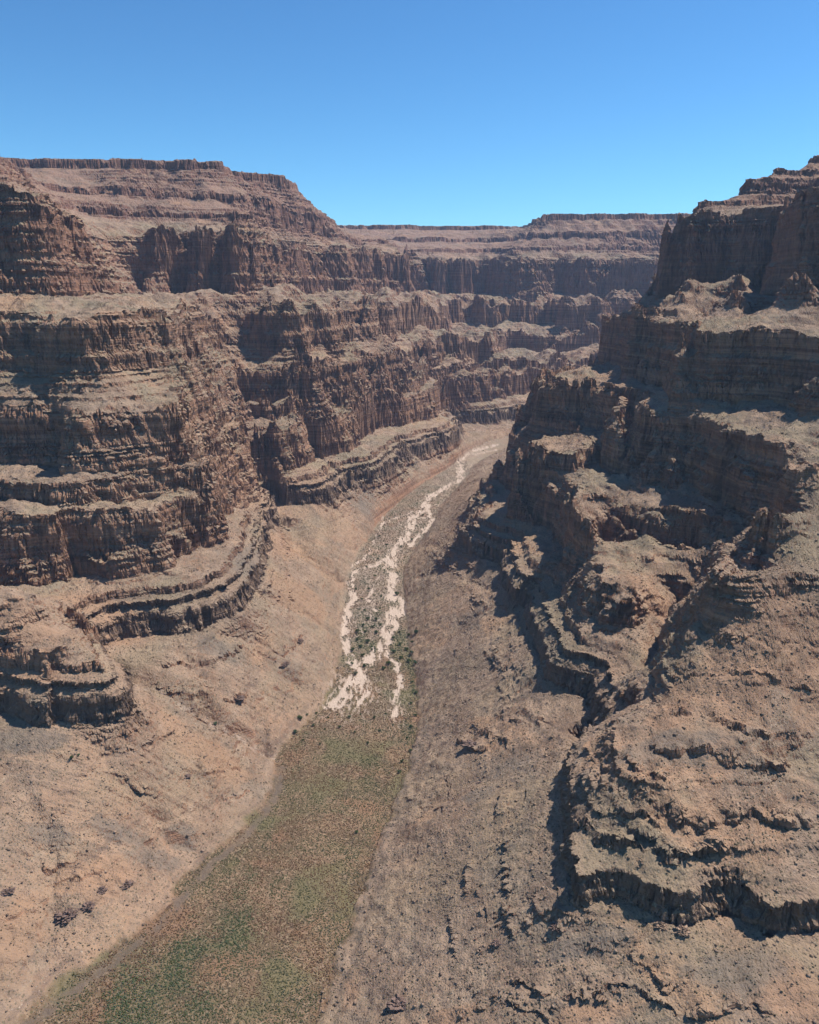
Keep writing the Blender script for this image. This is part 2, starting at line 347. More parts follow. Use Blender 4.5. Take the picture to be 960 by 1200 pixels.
def height(x, y, lod=True):
    """elevation of the ground at plan positions x, y (arrays); also returns the stratigraphic value"""
    x = x.astype(F32); y = y.astype(F32)
    i, j = grid_ij(x, y)
    s0 = bil(SOL, i, j)
    rough = sm(40, 105, s0) * 0.85 + 0.15 * sm(5, 40, s0)
    # the near right slope and the high shelves are smoother than the great cliffs
    far = sm(1200, 3200, np.hypot(x, y))
    big = rough * (1 + 1.1 * far)
    big = big * np.clip(np.hypot(x, y) / 1000, 0.4, 1) * (0.55 + 0.45 * sm(140, 165, s0))
    mdw = sm(950, 1300, np.hypot(x, y)) * (1 - sm(640, 700, s0)) * np.maximum(x < 150, sm(980, 1080, y))
    far = far * (1 - sm(640, 720, s0))
    rt = 1 - 0.75 * sm(540, 630, s0) * (x > 300) * (y < 2600); big = big * rt
    lv = s0 * F32(0.008)          # every band is eaten back along its own line
    wx = big * ((14 + 12 * mdw) * perlin(x / 125 + lv, y / 125, 1) + 40 * far * perlin(x / 340 + lv, y / 340, 96) + 12 * perlin(x / 52 + lv * 2, y / 52, 2))
    wy = big * ((14 + 12 * mdw) * perlin(x / 125, y / 125 + lv, 3) + 40 * far * perlin(x / 340, y / 340 + lv, 97) + 12 * perlin(x / 52, y / 52 + lv * 2, 4))
    # buttresses: rounded outward, cut by narrow re-entrants
    b0 = 0.40 - np.abs(perlin(x / 90 + lv, y / 90, 112)); b1 = 0.42 - np.abs(perlin(x / 36, y / 36, 5)); b2 = 0.42 - np.abs(perlin(x / 15, y / 15, 6))
    wx = wx + rough * (2.8 * perlin(x / 18, y / 18, 7) + 1.2 * perlin(x / 8, y / 8, 8) + 0.5 * perlin(x / 3.6, y / 3.6, 9))
    wy = wy + rough * (2.8 * perlin(x / 18, y / 18, 10) + 1.2 * perlin(x / 8, y / 8, 11) + 0.5 * perlin(x / 3.6, y / 3.6, 12))
    i, j = grid_ij(x + wx, y + wy)
    e = 3.0
    s = bil(SOL, i, j)
    wob = (1 - sm(10, 60, s)); s = np.where(s > 0.3, s + wob * (2.6 * perlin(x / 24, y / 24, 76) + 1.3 * perlin(x / 8, y / 8, 77)), s)
    # local steepness of the contour surface
    rr = np.hypot(x, y)
    stp = np.hypot(bil(GRA, i, j), bil(GRR, i, j)) / rr
    stp = np.minimum(stp, 2.8)
    near_r = sm(790, 700, y) * sm(150, 215, x) * sm(150, 175, s)
    wide = 1 - sm(0.35, 0.9, stp)
    hum = sm(120, 170, s) * wide * (1 - sm(640, 700, s)) * (1 - 0.65 * near_r)
    s = s + hum * (7 * perlin(x / 75, y / 75, 61) + 5 * (0.35 - np.abs(perlin(x / 33, y / 33, 62))) + 3.0 * perlin(x / 14, y / 14, 63))
    mid = sm(165, 250, s) * (1 + 0.3 * sm(375, 400, s)) * (1 - sm(485, 497, s)) * (0.25 + 0.75 * sm(1300, 2100, rr)) * (1 - near_r)
    s = s + mid * (26 * perlin(x / 170, y / 170, 72) + 34 * (0.33 - np.abs(perlin(x / 120, y / 120, 73))) + 12 * perlin(x / 60, y / 60, 74))
    s = s + sm(655, 700, s) * (1 - sm(820, 846, s)) * 7 * perlin(x / 150, y / 150, 75)
    s = s + sm(650, 700, s) * (1 - sm(830, 846, s)) * 9 * (0.3 - np.abs(perlin(x / 95, y / 95, 64)))
    cut = sm(0.45, 1.6, stp)
    s = s + np.clip(rough * cut * stp * (1 - 0.8 * near_r) * (17.0 * mdw * b0 + rt * (7.5 * b1 + 2.5 * b2 - 2.8)), -34, 14)
    s = np.clip(s, 0, 884)
    amp = np.clip(0.72 + 0.9 * perlin(x / 210, y / 210, 13), 0.25, 1.0) * sm(98, 112, s)
    amp = amp * np.maximum(0.42 + 0.58 * cut, 1.15 * sm(650, 690, s))
    amp = amp * (1 - near_r * (0.92 - 0.75 * sm(0.15, 0.4, perlin(x / 45, y / 45, 65))))
    zt = np.interp(s + 1.2 * perlin(x / 30, y / 30, 40), _S, _Z).astype(F32)
    z = s + (zt - s) * amp
    slope = sm(3, 30, s0)
    # washes and rills of the debris slopes
    for poly, hw, dep in GULLIES:
        d, t = seg_dist(x + 5 * perlin(x / 22, y / 22, 30), y + 5 * perlin(x / 22, y / 22, 31), poly)
        z = z - dep * np.exp(-(d / hw) ** 2) * sm(0, 0.08, t) * (1 - sm(0.9, 1.0, t))
    tal = slope * (1 - sm(88, 104, s)) 
    z = z + tal * (4.5 * perlin(x / 70, y / 70, 14) + 2.4 * (0.3 - np.abs(perlin(x / 26, y / 26, 15))) + 0.5 * perlin(x / 11, y / 11, 16) + 2.4 * (0.3 - np.abs(perlin(x / 95 + y / 300, y / 15, 98))) + 0.9 * (0.3 - np.abs(perlin(x / 50, y / 6, 99))))
    # thin outcropping ledges on the debris slopes
    led = sm(0.25, 0.5, perlin(x / 60, y / 60, 41)) * tal * 0.6
    q = (s + 7 * perlin(x / 90, y / 90, 42)) / 13.0
    fq = q - np.floor(q)
    z = z + led * 3.2 * (sm(0.0, 0.12, fq) - fq)
    for poly, hgt in SCARPS:
        lo = poly.min(axis=0) - 40; hi = poly.max(axis=0) + 40
        m = (x > lo[0]) & (x < hi[0]) & (y > lo[1]) & (y < hi[1])
        if not m.any(): continue
        px, py = x[m], y[m]
        jx = px + 3.0 * perlin(px / 10, py / 10, 66) + 1.1 * np.round(2.2 * perlin(px / 4.5, py / 4.5, 67)); jy = py + 3.0 * perlin(px / 10, py / 10, 68) + 1.1 * np.round(2.2 * perlin(px / 4.5, py / 4.5, 69))
        d, t = seg_dist(jx, jy, poly); sd = signed(jx, jy, poly) * d
        k = sm(0, 0.1, t) * (1 - sm(0.9, 1, t)) * np.clip(0.75 + 1.2 * perlin(px / 14, py / 14, 70), 0, 1.3)
        z[m] += hgt * k * (0.5 + 0.5 * np.tanh(sd / 0.4)) * np.exp(-np.maximum(sd, 0) / 15.0) * np.exp(-np.maximum(-sd, 0) / 2.0)
    nf = sm(1, 12, s0)
    z = z + nf * (0.55 * perlin(x / 5.2, y / 5.2, 17) + 0.5 * np.abs(perlin(x / 2.6, y / 2.6, 18)) + 0.22 * perlin(x / 1.4, y / 1.4, 19))
    z = z + sm(180, 840, s0) * 0.9 * perlin(x / 9, y / 9, 20)
    # valley floor rises upstream
    z = z + floor_z(rr) * (1 - sm(0, 98, s))
    fl = 1 - nf
    z = z + fl * (0.35 * perlin(x / 9, y / 9, 21) + 0.2 * perlin(x / 3, y / 3, 22))
    return z.astype(F32), s.astype(F32)

SOL = solve()
_p = np.pad(SOL, 1, mode='edge')
GRA = ((_p[2:, 1:-1] - _p[:-2, 1:-1]) / (2 * (AZ1 - AZ0) / (NA - 1))).astype(F32)
GRR = ((_p[1:-1, 2:] - _p[1:-1, :-2]) / (2 * (LR1 - LR0) / (NR - 1))).astype(F32)
print('solve', round(time.time() - T_START, 1))

def ground_at(u, v):
    '''where a sight line first meets the ground'''
    a, b, c = ray(u, v)
    d = np.exp(np.linspace(math.log(300), math.log(6000), 4000))
    x = a / b * d; z = CAM_H + c / b * d
    h, _ = height(x, d)
    k = int(np.argmax(h > z))
    return float(x[k]), float(d[k]), float(h[k])
_scarps = [
    ([(178, 786), (215, 780), (250, 775), (272, 766), (291, 756)], 3.0), ([(138, 886), (160, 879), (182, 873), (206, 857)], 2.6), ([(48, 1022), (78, 1017), (104, 1006)], 2.6),
    ([(60, 1036), (95, 1030), (130, 1016), (150, 1002)], 2.0), ([(240, 914), (262, 905), (285, 902)], 2.2), ([(262, 940), (285, 932), (298, 928)], 1.6), ([(225, 826), (240, 819), (252, 815)], 3.0), ([(262, 822), (278, 816), (291, 812)], 3.5),
    ([(325, 775), (338, 765), (348, 752), (352, 742)], 4.0), ([(300, 822), (318, 812), (333, 800)], 1.8),
    ([(503, 647), (520, 660), (545, 681)], 3.0), ([(494, 643), (505, 655), (516, 668)], 2.0), ([(553, 698), (573, 717)], 3.0), ([(548, 708), (560, 719)], 2.0), ([(567, 763), (575, 778), (589, 790)], 2.6), ([(575, 758), (585, 774), (598, 786)], 3.0),
    ([(577, 839), (600, 844), (628, 854)], 3.0), ([(600, 834), (625, 842), (648, 849)], 2.8), ([(546, 857), (570, 862), (598, 872)], 4.5), ([(533, 868), (550, 874), (572, 880)], 4.0), ([(520, 640), (530, 644), (545, 647)], 2.0),
    ([(591, 985), (594, 1020), (596, 1046), (602, 1100)], 2.6), ([(550, 998), (552, 1025), (550, 1052)], 2.2), ([(520, 905), (528, 925), (524, 940)], 1.6), ([(470, 935), (500, 948), (530, 952)], 1.6), ([(585, 1155), (615, 1158), (655, 1172), (695, 1160), (750, 1162), (800, 1192), (842, 1184), (885, 1174), (915, 1200)], 3.2),
    ([(533, 1187), (560, 1181), (597, 1179), (645, 1198)], 2.6), ([(738, 1122), (765, 1142), (800, 1166)], 2.2), ([(714, 944), (740, 958), (766, 966), (800, 968), (826, 973), (862, 961), (905, 964), (962, 966)], 5.5),
    ([(672, 964), (700, 985), (722, 996), (745, 990), (768, 1001), (792, 1010), (826, 1004), (862, 991)], 7.0),
    ([(790, 840), (815, 835), (850, 850), (880, 862), (905, 868)], 5.0), ([(752, 878), (785, 885), (820, 880), (855, 895), (890, 905), (930, 895)], 5.0), ([(720, 888), (750, 905), (780, 915)], 4.0), ([(800, 800), (850, 790), (905, 800), (962, 812)], 2.5), ([(860, 560), (900, 566), (962, 570)], 3.5), ([(840, 590), (900, 606), (962, 600)], 3.5), ([(830, 620), (880, 640), (962, 632)], 4.0), ([(925, 520), (962, 525)], 3.0), ([(935, 545), (962, 548)], 3.0),
]
_plan = []
for pts, hgt in _scarps:
    _plan.append((np.array([ground_at(u, v)[:2] for u, v in pts]), hgt))
SCARPS = _plan

# individual beds of rock: each stands out or is weathered back, and is broken by its own joints
_rb = np.random.default_rng(9)
_bt = []; _bi = []
_z = 0.0; _k = 0
while _z < 960:
    h = float(_rb.choice([1.6, 2.4, 3.5, 5.5, 9.0], p=[.2, .28, .26, .18, .08])); n = max(1, int(h / 0.2))
    v = _rb.uniform(-1, 1)
    _bt += [v] * n; _bi += [_k] * n; _z += n * 0.2; _k += 1
_bt = np.array(_bt, F32); _bi = np.array(_bi, F32)
_bt = np.convolve(np.pad(_bt, 1, mode='edge'), [.25, .5, .25], mode='valid').astype(F32)
def beds_push(x, y, z):
    q = np.clip(((z + 2.0 * perlin(x / 160, y / 160, 90) + 0.3 * perlin(x / 25, y / 25, 91)) / 0.2).astype(np.int32), 0, len(_bt) - 1)
    b = _bt[q]; k = _bi[q]
    j1 = perlin(x / 9 + k * 3.7, y / 9 + k * 1.3, 92); j2 = perlin(x / 3.4 + k * 5.1, y / 3.4, 93)
    keep = np.clip(0.8 + 0.7 * perlin(x / 40, y / 40 + z / 60, 94), 0.35, 1.1)
    g = np.floor(z / 34.0)
    wx_ = x + 1.5 * perlin(x / 6, z / 9, 120); wy_ = y + 1.5 * perlin(y / 6, z / 9, 121)
    c1 = np.exp(-(perlin(wx_ / 10 + g * 2.3, wy_ / 10 + g * 1.7, 122) / 0.10) ** 2); c2 = np.exp(-(perlin(wx_ / 4.5 + g * 3.3, wy_ / 4.5, 123) / 0.13) ** 2)
    crack = -(2.4 * c1 + 1.0 * c2) * np.clip(0.7 + 1.2 * perlin(x / 35, y / 35 + z / 40, 124), 0.1, 1.2)
    return crack + 1.0 + keep * (2.5 * b + 0.7 * np.clip(j1 * 2.2, -1, 1) + 0.35 * np.clip(j2 * 2, -1, 1)) + 0.4 * perlin(x / 5, y / 5 + z / 14, 95) + 0.9 * np.round(2.4 * perlin(x / 13 + k * 0.15, y / 13, 106))
# ---------------------------------------------------------------- surface sampling: fine where the ground is steep
def build_grid(na, nr):
    azs = np.concatenate([np.linspace(AZ0, math.radians(-31), na // 12, endpoint=False),
                          np.linspace(math.radians(-31), math.radians(30.5), na - na // 12 - na // 14, endpoint=False),
                          np.linspace(math.radians(30.5), AZ1, na // 14)])
    na = len(azs)
    # coarse survey of the relief along every bearing
    ca = 420; cr = 1500
    caz = np.interp(np.linspace(0, na - 1, ca), np.arange(na), azs)
    clr = np.linspace(LR0, LR1, cr)
    A, L = np.meshgrid(caz, clr, indexing='ij')
    R = np.exp(L)
    z, s = height(R * np.sin(A), R * np.cos(A))
    dz = np.diff(z, axis=1) / R[:, 1:]
    dl = np.diff(clr)[None]
    # spacing as seen from the air: change of elevation angle and of range
    dd = np.hypot(dz, dl * np.abs((CAM_H - z[:, 1:]) / R[:, 1:]) * 0.9) + dl * 0.16
    dd *= np.where(R[:, 1:] > 5200, 0.2, 1.0)
    k = 9
    pad = np.pad(dd, ((k, k), (0, 0)), mode='edge')
    cs = np.cumsum(np.pad(pad, ((1, 0), (0, 0))), axis=0)
    dd = (cs[2 * k + 1:] - cs[:-2 * k - 1]) / (2 * k + 1)
    ker = np.array([1, 2, 3, 2, 1], float); ker /= ker.sum()
    p = np.pad(dd, ((0, 0), (2, 2)), mode='edge')
    dd = sum(ker[q] * p[:, q:q + dd.shape[1]] for q in range(5))
    cum = np.concatenate([np.zeros((ca, 1)), np.cumsum(dd, axis=1)], axis=1)
    cum /= cum[:, -1:]
    t = np.linspace(0, 1, nr)
    LRc = np.stack([np.interp(t, cum[q], clr) for q in range(ca)])
    qi = np.interp(azs, caz, np.arange(ca))
    q0 = np.minimum(qi.astype(int), ca - 2); f = (qi - q0)[:, None]
    LR = LRc[q0] * (1 - f) + LRc[q0 + 1] * f
    R = np.exp(LR); A = azs[:, None]
    return (R * np.sin(A)).astype(F32), (R * np.cos(A)).astype(F32)

QUALITY = globals().get('QUALITY', 1.0)
GX, GY = build_grid(int(1400 * QUALITY), int(2100 * QUALITY))
NAf, NRf = GX.shape
GZ = np.empty_like(GX); GS = np.empty_like(GX)
for q in range(0, NAf, 150):
    GZ[q:q + 150], GS[q:q + 150] = height(GX[q:q + 150], GY[q:q + 150])
print('height', GX.shape, round(time.time() - T_START, 1))

# push the faces of the cliffs in and out, bed by bed
def relief(X, Y, Z):
    ax_, ay_, az_ = (np.gradient(A, axis=0) for A in (X, Y, Z)); bx_, by_, bz_ = (np.gradient(A, axis=1) for A in (X, Y, Z))
    nx = ay_ * bz_ - az_ * by_; ny = az_ * bx_ - ax_ * bz_; nz = ax_ * by_ - ay_ * bx_
    l = np.sqrt(nx * nx + ny * ny + nz * nz) + 1e-6
    sg = np.where(nz < 0, -1, 1); nx *= sg / l; ny *= sg / l; nz = np.abs(nz) / l
    hl = np.hypot(nx, ny) + 1e-6
    stp = sm(0.74, 0.48, nz)
    return nx / hl, ny / hl, stp
for q in range(0, NAf, 150):
    a, b = max(0, q - 2), min(NAf, q + 152)
    hx, hy, stp = relief(GX[a:b], GY[a:b], GZ[a:b])
    o0 = q - a; o1 = o0 + min(150, NAf - q)
    hx, hy, stp = hx[o0:o1], hy[o0:o1], stp[o0:o1]
    x, y, z_ = GX[q:q + 150], GY[q:q + 150], GZ[q:q + 150]
    r_ = np.hypot(x, y)
    p = beds_push(x, y, z_) * stp * np.clip(r_ / 700, 0.8, 1.6) * sm(20, 60, GS[q:q + 150]) * (1 + 0.7 * (1 - sm(600, 800, r_)) * (1 - sm(150, 175, GS[q:q + 150])))
    if q == 0: DX = np.zeros_like(GX); DY = np.zeros_like(GX)
    DX[q:q + 150] = hx * p; DY[q:q + 150] = hy * p
GX += DX; GY += DY; del DX, DY
# ---------------------------------------------------------------- what covers the ground (true colours of sand, scrub, mud)
def fpts(l): return np.array([on_floor(u, v) for u, v in l])
WASH = [
    (fpts([(583, 521), (572, 524), (547, 530), (538, 541), (540, 549), (540, 562), (520, 573), (502, 583), (498, 597), (483, 606), (480, 623), (463, 645), (457, 657),
           (460, 680), (459, 694), (463, 712), (460, 730), (450, 753), (434, 773), (420, 790), (408, 812), (394, 828)]), 8.5),
    (fpts([(583, 527), (560, 532), (546, 533)]), 4.0),
    (fpts([(500, 590), (504, 602), (506, 613), (494, 625), (480, 640)]), 5.0),
    (fpts([(459, 694), (472, 704), (474, 715), (464, 728)]), 4.5),
    (fpts([(459, 652), (440, 662), (420, 668), (410, 682), (414, 700), (407, 720), (404, 742), (408, 766), (418, 784)]), 5.0),
    (fpts([(446, 604), (449, 612), (440, 632), (432, 648), (412, 667)]), 2.2),
    (fpts([(449, 614), (465, 606), (484, 600)]), 2.0),
    (fpts([(450, 760), (462, 775), (470, 792), (466, 812), (462, 838)]), 3.5),
    (fpts([(424, 786), (428, 800), (424, 824)]), 4.5),
    (fpts([(418, 790), (400, 812), (384, 828)]), 4.5),
    (fpts([(436, 690), (432, 704), (440, 716)]), 2.5),
]
WASH.append((np.array([at_dist(598, 3150), at_dist(610, 3230), at_dist(625, 3280)]), 14.0))
_ax = fpts([(400, 835), (425, 790), (437, 750), (438, 710), (440, 680), (462, 645), (500, 598), (535, 555), (560, 528)])
AXX, AXY = _ax[:, 0], _ax[:, 1]
def cover(x, y, s):
    r = np.hypot(x, y)
    wash = np.zeros_like(x); 
    wob = 1.6 * perlin(x / 2.6, y / 2.6, 100)
    jx = x + wob + 6 * perlin(x / 20, y / 20, 50) + 2.5 * perlin(x / 7, y / 7, 51)
    jy = y + 6 * perlin(x / 20, y / 20, 52) + 2.5 * perlin(x / 7, y / 7, 53)
    for poly, w in WASH:
        d, t = seg_dist(jx, jy, poly)
        wash = np.maximum(wash, 1 - sm(w * 0.8, w * 1.4, d + 1.6 * perlin(x / 3.0, y / 4.0, 101)))
    # braid bars of scrub inside the channels
    bars = sm(0.16, 0.34, perlin(x / 9, y / 30, 54) + 0.7 * perlin(x / 2.6, y / 6, 55))
    # thin side strands
    vx = x - np.interp(y, AXY, AXX)
    st = sm(0.07, 0.02, np.abs(perlin(vx / 26 + 0.5 * perlin(x / 40, y / 60, 102), y / 170, 103))) * sm(38, 20, np.abs(vx + 4)) * sm(1030, 1120, y) * sm(-0.15, 0.2, perlin(x / 18, y / 40, 104))
    wash = np.maximum(wash, 0.85 * st)
    wash = wash * (1 - 0.9 * bars)
    # gravel outwash where the channels fade out
    cx, cy = on_floor(412, 812)
    fan = np.exp(-(((x - cx) / 42) ** 2 + ((y - cy) / 70) ** 2)) * sm(-0.05, 0.3, perlin(x / 4, y / 13, 56) + 0.5 * perlin(x / 1.8, y / 4, 115))
    cx, cy = on_floor(464, 828)
    fan = np.maximum(fan, 0.8 * np.exp(-(((x - cx) / 16) ** 2 + ((y - cy) / 60) ** 2)) * sm(0.0, 0.3, perlin(x / 3, y / 9, 57) + 0.5 * perlin(x / 1.7, y / 4, 116)))
    belt = sm(46, 30, np.abs(vx + 6)) * sm(1010, 1090, y) * sm(-0.1, 0.45, perlin(x / 4, y / 9, 113) + 0.4 * perlin(x / 30, y / 60, 114))
    wash = np.maximum(wash, 0.45 * belt)
    wash = np.maximum(wash, fan * 0.9) * (1 - sm(2, 7, s))
    green = np.zeros_like(x)
    n = perlin(x / 19, y / 19, 58) + 0.6 * perlin(x / 6, y / 6, 59)
    for u, v, a, b, k in GREEN:
        cx, cy = on_floor(u, v)
        green = np.maximum(green, k * np.exp(-(((x - cx) / a) ** 2 + ((y - cy) / b) ** 2)))
    green = sm(0.12, 1.0, green + 0.30 * n) * (1 - sm(0.5, 5, s))
    mud, _ = seg_dist(x + 3 * perlin(x / 15, y / 15, 60), y, fpts([(20, 1215), (75, 1168), (135, 1125), (182, 1090), (220, 1048), (250, 1012), (290, 978), (322, 936), (330, 900)]))
    mud = (1 - sm(1.0, 8.0, mud)) * (1 - sm(1, 8, s)) * np.clip(0.75 + 0.8 * perlin(x / 12, y / 12, 71), 0.2, 1)
    gl, gt = seg_dist(x + 3 * perlin(x / 14, y / 14, 107), y + 3 * perlin(x / 14, y / 14, 108), GULLIES[0][0])
    wash = np.maximum(wash, 0.42 * (1 - sm(3, 9, gl)) * sm(-0.3, 0.3, perlin(x / 5, y / 5, 109)) * sm(0.1, 0.3, gt))
    n2 = perlin(x / 24, y / 24, 110) + 0.6 * perlin(x / 8, y / 8, 111)
    hill = sm(4, 9, s)
    for tabl, ch in ((ORANGE, 0), (RUBBLE, 1)):
        k_ = np.zeros_like(x)
        for cx, cy, a, b in tabl:
            k_ = np.maximum(k_, np.exp(-(((x - cx) / a) ** 2 + ((y - cy) / b) ** 2)))
        k_ = sm(0.2, 0.6, k_ + 0.28 * n2) * hill
        if ch == 0: green = np.maximum(green, k_)
        else: mud = np.maximum(mud, k_)
    return np.stack([wash, green, mud, np.clip(s / 900, 0, 1)], -1).astype(F32)
GREEN = [(150, 1190, 26, 55, 1.0), (215, 1125, 20, 40, 0.95), (275, 1090, 20, 42, 0.85), (285, 1045, 14, 30, 0.65), (235, 1170, 16, 25, 0.7),
         (425, 745, 11, 60, 1.1), (436, 762, 13, 40, 1.0), (468, 752, 14, 60, 1.1), (480, 770, 10, 60, 0.9), (412, 775, 9, 35, 0.9), (440, 722, 12, 40, 0.7), (462, 777, 12, 30, 0.8),
         (350, 848, 8, 40, 0.75), (345, 880, 22, 60, 0.42), (478, 850, 9, 70, 0.6), (440, 905, 30, 90, 0.38), (400, 930, 25, 60, 0.36), (484, 800, 6, 60, 0.8)]
def _spots(l): return [ground_at(u, v)[:2] + (a, b) for u, v, a, b in l]
ORANGE = _spots([(95, 1030, 24, 16), (130, 1020, 20, 14), (225, 870, 34, 22), (260, 890, 28, 22), (350, 700, 40, 60), (330, 640, 30, 60), (120, 720, 60, 20), (30, 735, 40, 25), (40, 790, 40, 12), (850, 800, 40, 40), (920, 760, 40, 50), (790, 830, 24, 22), (940, 1165, 24, 20), (400, 1170, 14, 14), (525, 1195, 22, 8), (700, 1190, 30, 8), (770, 700, 30, 30), (20, 1090, 18, 30)])
RUBBLE = _spots([(60, 980, 20, 10), (140, 975, 22, 9), (185, 1005, 26, 12), (215, 985, 16, 12), (30, 865, 40, 14), (290, 660, 18, 60), (250, 760, 24, 16), (430, 590, 20, 60), (600, 900, 20, 14), (780, 880, 40, 16), (700, 1100, 30, 8), (860, 1140, 30, 14), (560, 930, 16, 12)])
COV = np.empty(GX.shape + (4,), F32)
COV[...] = 0; COV[..., 3] = GS / 900
jm = np.argmax(np.where(GY.min(axis=0) > 3600, 1, 0)) or NRf
for q in range(0, NAf, 200):
    sl = (slice(q, q + 200), slice(0, jm))
    if GS[sl].min() < 10:
        COV[sl] = cover(GX[sl], GY[sl], GS[sl])
# sand lies a touch lower than the scrub bars
GZ -= COV[..., 0] * 0.7
print('cover', round(time.time() - T_START, 1))

# ---------------------------------------------------------------- materials
def new_mat(name):
    m = bpy.data.materials.new(name); m.use_nodes = True
    nt = m.node_tree; nt.nodes.clear()
    out = nt.nodes.new('ShaderNodeOutputMaterial'); b = nt.nodes.new('ShaderNodeBsdfPrincipled')
    nt.links.new(b.outputs[0], out.inputs[0]); b.inputs['Roughness'].default_value = 0.95
    b.inputs['Specular IOR Level'].default_value = 0.15
    return m, nt, b
class NG:
    def __init__(s, nt): s.nt = nt
    def n(s, t, **k):
        o = s.nt.nodes.new(t)
        for a, v in k.items(): setattr(o, a, v)
        return o
    def link(s, a, b): s.nt.links.new(a, b)
    def put(s, sock, v):
        if hasattr(v, 'is_linked') or isinstance(v, bpy.types.NodeSocket): s.link(v, sock)
        else: sock.default_value = v
    def math(s, op, a, b=0.0, c=None, clamp=False):
        o = s.n('ShaderNodeMath', operation=op, use_clamp=clamp); s.put(o.inputs[0], a); s.put(o.inputs[1], b)
        if c is not None: s.put(o.inputs[2], c)
        return o.outputs[0]
    def rng(s, v, a, b, lo=0.0, hi=1.0):
        o = s.n('ShaderNodeMapRange', interpolation_type='SMOOTHSTEP'); s.put(o.inputs[0], v)
        o.inputs[1].default_value = a; o.inputs[2].default_value = b; o.inputs[3].default_value = lo; o.inputs[4].default_value = hi
        return o.outputs[0]
    def mix(s, f, a, b, mode='MIX'):
        o = s.n('ShaderNodeMix', data_type='RGBA', blend_type=mode); s.put(o.inputs[0], f)
        for i, v in ((6, a), (7, b)):
            if isinstance(v, tuple): o.inputs[i].default_value = (*v, 1)
            else: s.link(v, o.inputs[i])
        return o.outputs[2]
    def noise(s, vec, scale, detail=3.0, rough=0.55, dist=0.0):
        o = s.n('ShaderNodeTexNoise'); s.link(vec, o.inputs['Vector']); o.inputs['Scale'].default_value = scale
        o.inputs['Detail'].default_value = detail; o.inputs['Roughness'].default_value = rough; o.inputs['Distortion'].default_value = dist
        return o.outputs[0]
    def vscale(s, vec, x, y, z):
        o = s.n('ShaderNodeVectorMath', operation='MULTIPLY'); s.link(vec, o.inputs[0]); o.inputs[1].default_value = (x, y, z)
        return o.outputs[0]

